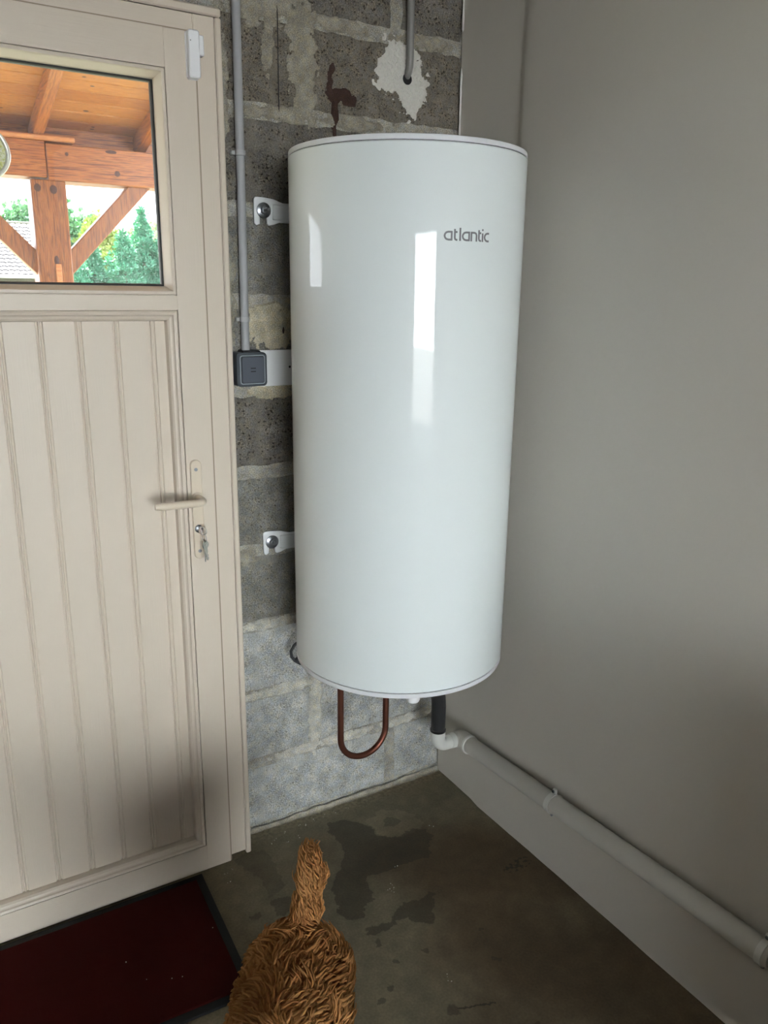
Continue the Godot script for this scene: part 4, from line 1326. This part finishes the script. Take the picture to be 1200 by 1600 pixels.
		if p.dot(F) < -0.19 and p.y > 0.40: len *= 0.85
		if p.dot(F) > 0.40: len *= 0.35
		mm.set_instance_transform(i, Transform3D(Basis(x * len, y * len, dir * len), p - nr * 0.004))
		var k := clampf(0.5 + 0.7 * tone.get_noise_3dv(p) + 0.25 * (rng.randf() - 0.5), 0.0, 1.0)
		var c := Color(0.24, 0.090, 0.028).lerp(Color(0.56, 0.28, 0.105), k)
		mm.set_instance_color(i, c)
	var mi := MultiMeshInstance3D.new()
	mi.name = "coat"
	mi.multimesh = mm
	mi.set_meta("kind", "stuff")
	d.add_child(mi, true)

# ---------------------------------------------------------------- outside the door's window
func beam(s: SurfaceTool, a: Vector3, b: Vector3, w: float, h: float, up := Vector3.UP) -> void:
	var z := (b - a).normalized()
	var x := up.cross(z).normalized()
	box(s, (a + b) * 0.5, Vector3(w, h, (b - a).length()), 0.004, Basis(x, z.cross(x), z))

func knot(parent: Node, at: Vector3, rx: float, ry: float) -> void:
	var s := begin()
	lathe(s, [Vector2(1.0, 0.0), Vector2(0.55, 0.0012), Vector2(0.0, 0.0014)], 14, Transform3D(Basis(Vector3(rx, 0, 0), Vector3(0, 0, 1), Vector3(0, -ry, 0)), at))
	put("knot", s, M.knot, parent)

# unseen cabinets added outside the frame to shade the lower wall and floor
func make_shade_cabinets() -> void:
	for k in 3:
		var o := thing("shade_cabinet", ["low dark cabinet added out of view to shade the side wall, first from the corner", "low dark cabinet added out of view to shade the side wall, middle of three", "low dark cabinet added out of view to shade the side wall, last from the corner"][k], "cabinet", Vector3(-0.255, 0.0, 2.32 + k * 1.02), "unseen cabinets added to shade the side wall")
		var s := begin()
		box(s, Vector3(0, 0.44, 0), Vector3(0.34, 0.80, 1.0), 0.004)
		put("body", s, M.cabinet, o)
		s = begin()
		box(s, Vector3(-0.01, 0.855, 0), Vector3(0.37, 0.03, 1.01), 0.004)
		put("worktop", s, M.wood_z, o)
		for j in 2:
			s = begin()
			box(s, Vector3(-0.180, 0.44, -0.245 + 0.49 * j), Vector3(0.02, 0.76, 0.48), 0.003)
			var dr := put("door", s, M.cabinet, o)
			s = begin()
			tube(s, [Vector3(-0.192, 0.62, -0.04 + 0.08 * j), Vector3(-0.215, 0.625, -0.04 + 0.08 * j), Vector3(-0.215, 0.715, -0.04 + 0.08 * j), Vector3(-0.192, 0.72, -0.04 + 0.08 * j)], 0.005, 8)
			put("handle", s, M.zinc, dr)

func make_carport() -> void:
	var c := thing("carport", "orange stained timber canopy with post, beam and braces outside the door window", "canopy")
	var zb := -2.2     # front face of post and beam
	var zc := zb - 0.0725
	var s := begin()
	span(s, Vector3(-0.7495, -0.12, zb - 0.145), Vector3(-0.5995, 1.9785, zb - 0.001), 0.005)
	var po := put("post", s, M.wood_y, c)
	knot(po, Vector3(-0.722, 1.943, zb - 0.001), 0.014, 0.017)
	knot(po, Vector3(-0.655, 1.939, zb - 0.001), 0.016, 0.019)
	knot(po, Vector3(-0.668, 1.632, zb - 0.001), 0.011, 0.022)
	s = begin(); span(s, Vector3(-0.675, 1.30, zb - 0.002), Vector3(-0.650, 1.617, zb + 0.004), 0.002); put("post_strap", s, M.wood_pale, c)
	s = begin(); span(s, Vector3(-0.672, 1.977, zb - 0.150), Vector3(1.80, 2.1315, zb + 0.004), 0.004)
	var br := put("beam", s, M.wood_x, c)
	knot(br, Vector3(-0.368, 2.026, zb + 0.004), 0.013, 0.013)
	knot(br, Vector3(-0.586, 2.092, zb + 0.004), 0.008, 0.008)
	knot(br, Vector3(-0.39, 2.118, zb + 0.004), 0.026, 0.008)
	s = begin(); span(s, Vector3(-6.1, 1.988, zb - 0.150), Vector3(-0.675, 2.1405, zb - 0.001), 0.004)
	put("beam", s, M.wood_x, c)
	s = begin(); span(s, Vector3(-1.35, 2.142, zb - 0.16), Vector3(-0.543, 2.166, zb - 0.002), 0.006)
	put("bearing_board", s, M.wood_pale, c)
	s = begin(); beam(s, Vector3(-0.655, 1.565, zc), Vector3(-0.185, 2.055, zc), 0.07, 0.077, Vector3.BACK.cross(Vector3(0.47, 0.49, 0)))
	put("brace", s, M.wood_y, c)
	s = begin(); beam(s, Vector3(-0.693, 1.565, zc), Vector3(-1.165, 2.06, zc), 0.07, 0.077, Vector3.BACK.cross(Vector3(-0.47, 0.49, 0)))
	put("brace", s, M.wood_y, c)
	# rafters that climb towards the house
	var slope := 0.252
	var dir := Vector3(0, slope, 1).normalized()
	for x in [-5.85, -5.38, -4.91, -4.44, -3.97, -3.5, -3.03, -2.56, -2.09, -1.625, -1.16, -0.693, -0.222, 0.245, 0.712]:
		s = begin()
		beam(s, Vector3(x, 2.174 + 0.038 - 0.4 * slope, -2.6), Vector3(x, 2.174 + 0.038 + 2.0 * slope, -0.22), 0.047, 0.076)
		put("rafter", s, M.wood_z, c)
	# boards of the soffit
	var nb := 26
	for k in nb:
		var z := -2.62 + k * 0.0925
		s = begin()
		var mid := Vector3(-2.4, 2.174 + 0.078 + slope * (z + 0.045 + 2.2) + 0.010, z + 0.045)
		box(s, mid, Vector3(7.4, 0.018, 0.0938), 0.004, Basis(Vector3.RIGHT, Vector3(0, 1, -slope).normalized(), dir))
		var sb := put("soffit_board", s, M.plank_a if (k * 7) % 3 else M.plank_b, c)
		for j in (3 if k < 24 else 0):
			var kx := rng.randf_range(-1.25, -0.05)
			var kr := rng.randf_range(0.004, 0.009)
			var dn := -Vector3(0, 1, -slope).normalized()
			var ks := begin()
			var kb := up_to(dn)
			lathe(ks, [Vector2(1.0, 0.0), Vector2(0.5, 0.0008), Vector2(0.0, 0.0009)], 10, Transform3D(Basis(kb.x * kr * 1.6, kb.y, kb.z * kr), mid + Vector3(kx - mid.x, 0, 0) + dir * rng.randf_range(-0.03, 0.03) + dn * 0.0091))
			put("knot", ks, M.knot, sb)
	# boards that close the gaps between the rafters over the beam
	var xs := [-1.625, -1.16, -0.693, -0.222, 0.245]
	for k in xs.size() - 1:
		s = begin(); span(s, Vector3(xs[k] + 0.026, 2.13, zb - 0.16), Vector3(xs[k + 1] - 0.026, 2.235, zb - 0.135), 0.003)
		put("blocking_board", s, M.wood_x, c)
	s = begin()
	box(s, Vector3(-2.4, 2.174 + 0.12 + slope * 0.8, -1.4), Vector3(7.6, 0.03, 2.60), 0.003, Basis(Vector3.RIGHT, Vector3(0, 1, -slope).normalized(), dir))
	put("roof_cover", s, M.roof_cover, c)
	# round thermometer on the outer side of the pane
	var t := thing("window_thermometer", "round clear thermometer with a silver rim fixed outside the door window", "thermometer", Vector3(-1.1665, 1.767, 0.0))
	s = begin()
	var rim := []
	for i in 49:
		var a := TAU * i / 48.0
		rim.append(Vector3(0.048 * cos(a), 0.048 * sin(a), 0.028))
	tube(s, rim, 0.0048, 10, false)
	put("rim", s, M.chrome, t)
	s = begin()
	lathe(s, [Vector2(0.0, 0.0), Vector2(0.044, 0.0), Vector2(0.044, 0.003), Vector2(0.0, 0.003)], 40, Transform3D(up_to(Vector3.BACK), Vector3(0, 0, 0.022)))
	put("dial", s, M.therm_face, t)
	s = begin()
	lathe(s, [Vector2(0.012, 0.0), Vector2(0.012, 0.014), Vector2(0.004, 0.018)], 16, Transform3D(up_to(Vector3.BACK), Vector3(0, 0, 0.030)))
	put("suction_cup", s, M.white_plastic, t)

func spray_mesh(kind: String) -> ArrayMesh:
	var s := begin()
	rng.seed = 77
	var n := 9 if kind == "scale" else 7
	for i in n:
		var dir := Vector3(rng.randf_range(-1, 1), rng.randf_range(-0.3, 1.2), rng.randf_range(-1, 1)).normalized()
		var side := dir.cross(Vector3(rng.randf_range(-1, 1), rng.randf_range(-1, 1), rng.randf_range(-1, 1))).normalized()
		var up := side.cross(dir).normalized()
		var l := rng.randf_range(0.7, 1.0)
		var w := 0.16 if kind == "scale" else 0.30
		var o := dir * 0.12
		var a := o
		var b := o + dir * l * 0.5 + side * w + up * 0.05
		var c := o + dir * l
		var d := o + dir * l * 0.5 - side * w + up * 0.05
		tri(s, a, b, c); tri(s, a, c, d)
	var m := done(s)
	m.surface_set_material(0, M.leaf)
	return m

func tree(called: String, label: String, at: Vector3, h: float, r: float, n: int, leaf: float, shape: String, c0: Color, c1: Color, group: String, mesh: ArrayMesh, seed_: int) -> void:
	var t := thing(called, label, "tree", at, group)
	rng.seed = seed_
	var s := begin()
	tube(s, [Vector3.ZERO, Vector3(0.02, h * 0.4, 0.01), Vector3(0, h * 0.85, 0)], [r * 0.13 + 0.03, r * 0.09 + 0.02, 0.012], 10)
	put("trunk", s, M.bark, t)
	var mm := MultiMesh.new()
	mm.transform_format = MultiMesh.TRANSFORM_3D
	mm.use_colors = true
	mm.mesh = mesh
	mm.instance_count = n
	var lump := noise(2.2 / maxf(r, 0.3), seed_, 3)
	for i in n:
		var a := rng.randf() * TAU
		var p := Vector3.ZERO
		if shape == "cone":
			var y := 1.0 - pow(rng.randf(), 0.6)
			var rr := r * pow(1.0 - y, 0.75) * sqrt(rng.randf_range(0.45, 1.0))
			p = Vector3(cos(a) * rr, h * (0.03 + 0.97 * y), sin(a) * rr)
			p += Vector3(cos(a), 0, sin(a)) * r * 0.30 * lump.get_noise_3dv(p)
		else:
			var w := Vector3(rng.randfn(), rng.randfn(), rng.randfn()).normalized()
			var k := pow(rng.randf(), 0.3) * (0.8 + 0.45 * lump.get_noise_3dv(w * r * 2.0))
			p = Vector3(w.x * r, h * 0.62 + w.y * h * 0.38, w.z * r) * Vector3(k, 1, k)
			p.y = h * 0.62 + w.y * h * 0.38 * k
		var sc := leaf * rng.randf_range(0.7, 1.25)
		mm.set_instance_transform(i, Transform3D(Basis(Vector3.UP, rng.randf() * TAU) * Basis(Vector3.RIGHT, rng.randf_range(-0.6, 0.6)) * Basis.from_scale(Vector3.ONE * sc), p))
		mm.set_instance_color(i, c0.lerp(c1, rng.randf()))
	var mi := MultiMeshInstance3D.new()
	mi.name = "crown"
	mi.multimesh = mm
	mi.set_meta("kind", "stuff")
	t.add_child(mi, true)

func make_garden() -> void:
	var scale_leaf := spray_mesh("scale")
	var broad := spray_mesh("broad")
	var g0 := Color(0.025, 0.12, 0.058)
	var g1 := Color(0.07, 0.26, 0.15)
	var cz := -12.0
	var con := [[1.30, 1.95, 0.46, "short blue green conifer next to the canopy post"], [1.62, 2.22, 0.42, "blue green conifer second from the canopy post"], [2.02, 2.42, 0.46, "blue green conifer below the right brace's lower half"], [2.42, 2.78, 0.42, "tallest pointed blue green conifer at the right of the window"], [2.82, 2.62, 0.48, "blue green conifer cut by the window's right edge"], [3.25, 2.6, 0.48, "blue green conifer beyond the window's right edge"]]
	for k in con.size():
		var c: Array = con[k]
		tree("conifer", c[3], Vector3(c[0], -0.12, cz - 0.3 * (k % 2)), c[1] + 0.12, c[2] * 1.25, 2600, 0.085, "cone", g0, g1, "conifers in a row behind the canopy", scale_leaf, 400 + k)
	tree("leafy_tree", "bright yellow green leafy tree between post and right brace", Vector3(3.42, -0.12, -20), 3.55, 0.62, 2600, 0.11, "ball", Color(0.13, 0.19, 0.03), Color(0.24, 0.30, 0.05), "", broad, 421)
	tree("leafy_tree", "mid green leafy tree beside the canopy post, left of the yellow one", Vector3(2.62, -0.12, -21), 3.95, 0.62, 2600, 0.12, "ball", Color(0.04, 0.14, 0.06), Color(0.10, 0.24, 0.10), "", broad, 422)
	tree("leafy_tree", "pale green tree far beyond the conifers at the window's right", Vector3(5.0, -0.12, -21), 3.5, 0.9, 2200, 0.13, "ball", Color(0.14, 0.20, 0.10), Color(0.24, 0.28, 0.16), "", broad, 423)
	tree("leafy_tree", "green tree rising behind the tiled roof", Vector3(5.5, -0.12, -46), 6.1, 1.9, 3000, 0.26, "ball", Color(0.06, 0.15, 0.07), Color(0.12, 0.24, 0.12), "", broad, 424)
	tree("leafy_tree", "broad green tree behind the post and the house", Vector3(8.2, -0.12, -46), 5.6, 2.2, 2600, 0.30, "ball", Color(0.06, 0.15, 0.07), Color(0.12, 0.24, 0.12), "", broad, 425)
	# the house with the tiled roof
	var h := thing("house", "pale house with a washed out tiled roof, lower left in the door window", "house", Vector3(1.6, -0.12, -38))
	var s := begin()
	span(s, Vector3(-4.5, 0, -4.0), Vector3(3.5, 2.02, 3.6), 0.0)
	put("wall", s, M.render_wall, h)
	var eave := Vector3(0, 2.10, 4.0)
	var ridge := Vector3(0, 4.32, 0.0)
	var along := (ridge - eave)
	var len := along.length()
	var ud := along / len
	var nn := Vector3(0, ud.z * -1.0, ud.y).normalized()
	s = begin()
	for sgn in [1.0, -1.0]:
		var a := Vector3(-4.8, eave.y - 0.05, eave.z * sgn)
		var b := Vector3(3.8, eave.y - 0.05, eave.z * sgn)
		quad_out(s, a, b, Vector3(3.8, ridge.y - 0.05, 0), Vector3(-4.8, ridge.y - 0.05, 0), Vector3(0, 2, 0))
	quad_out(s, Vector3(3.5, 2.0, -4), Vector3(3.5, 2.0, 4), Vector3(3.5, 4.25, 0.01), Vector3(3.5, 4.25, -0.01), Vector3(0, 2, 0))
	put("roof_deck", s, M.tile_b, h)
	# one curved tile, used for every tile in view
	var tile := begin()
	sheet(tile, 6, 1, func(u, v): return Vector3((u - 0.5) * 0.235, v * 0.36, 0.045 * sin(u * PI) + 0.028 * (1.0 - v)))
	sheet(tile, 6, 1, func(u, v): return Vector3((u - 0.5) * 0.235, 0.0, (0.045 * sin(u * PI) + 0.028) * v))
	var tm := done(tile)
	var bs := Basis(Vector3.RIGHT, ud, nn)
	var rows := int(len / 0.315)
	for r in rows:
		for k in 17:
			var o := put("roof_tile", tm, M.tile_a if (r * 5 + k * 3) % 4 else M.tile_b, h)
			o.transform = Transform3D(bs, Vector3(3.68 - k * 0.226, eave.y, eave.z) + ud * (r * 0.315))
	var mm := MultiMesh.new()
	mm.transform_format = MultiMesh.TRANSFORM_3D
	mm.mesh = tm
	mm.instance_count = rows * 20
	for r in rows:
		for k in 20: mm.set_instance_transform(r * 20 + k, Transform3D(bs, Vector3(3.68 - (17 + k) * 0.226, eave.y, eave.z) + ud * (r * 0.315)))
	var mi := MultiMeshInstance3D.new()
	mi.name = "far_roof_tiles"
	mi.multimesh = mm
	mi.material_override = M.tile_a
	mi.set_meta("kind", "stuff")
	h.add_child(mi, true)
	s = begin()
	tube(s, [Vector3(-4.8, ridge.y + 0.0, 0), Vector3(3.8, ridge.y + 0.0, 0)], 0.07, 10)
	put("ridge_cap", s, M.render_wall, h)
	s = begin()
	tube(s, [Vector3(-4.8, eave.y - 0.06, eave.z + 0.06), Vector3(3.8, eave.y - 0.06, eave.z + 0.06)], 0.07, 10)
	put("gutter", s, M.white_plastic, h)

func _ready() -> void:
	rng.seed = 20
	camera_and_light()
	materials()
	make_floor()
	make_back_wall()
	make_shell()
	make_door()
	make_heater()
	make_pipes()
	make_mat()
	make_dog()
	make_shade_cabinets()
	make_carport()
	make_garden()
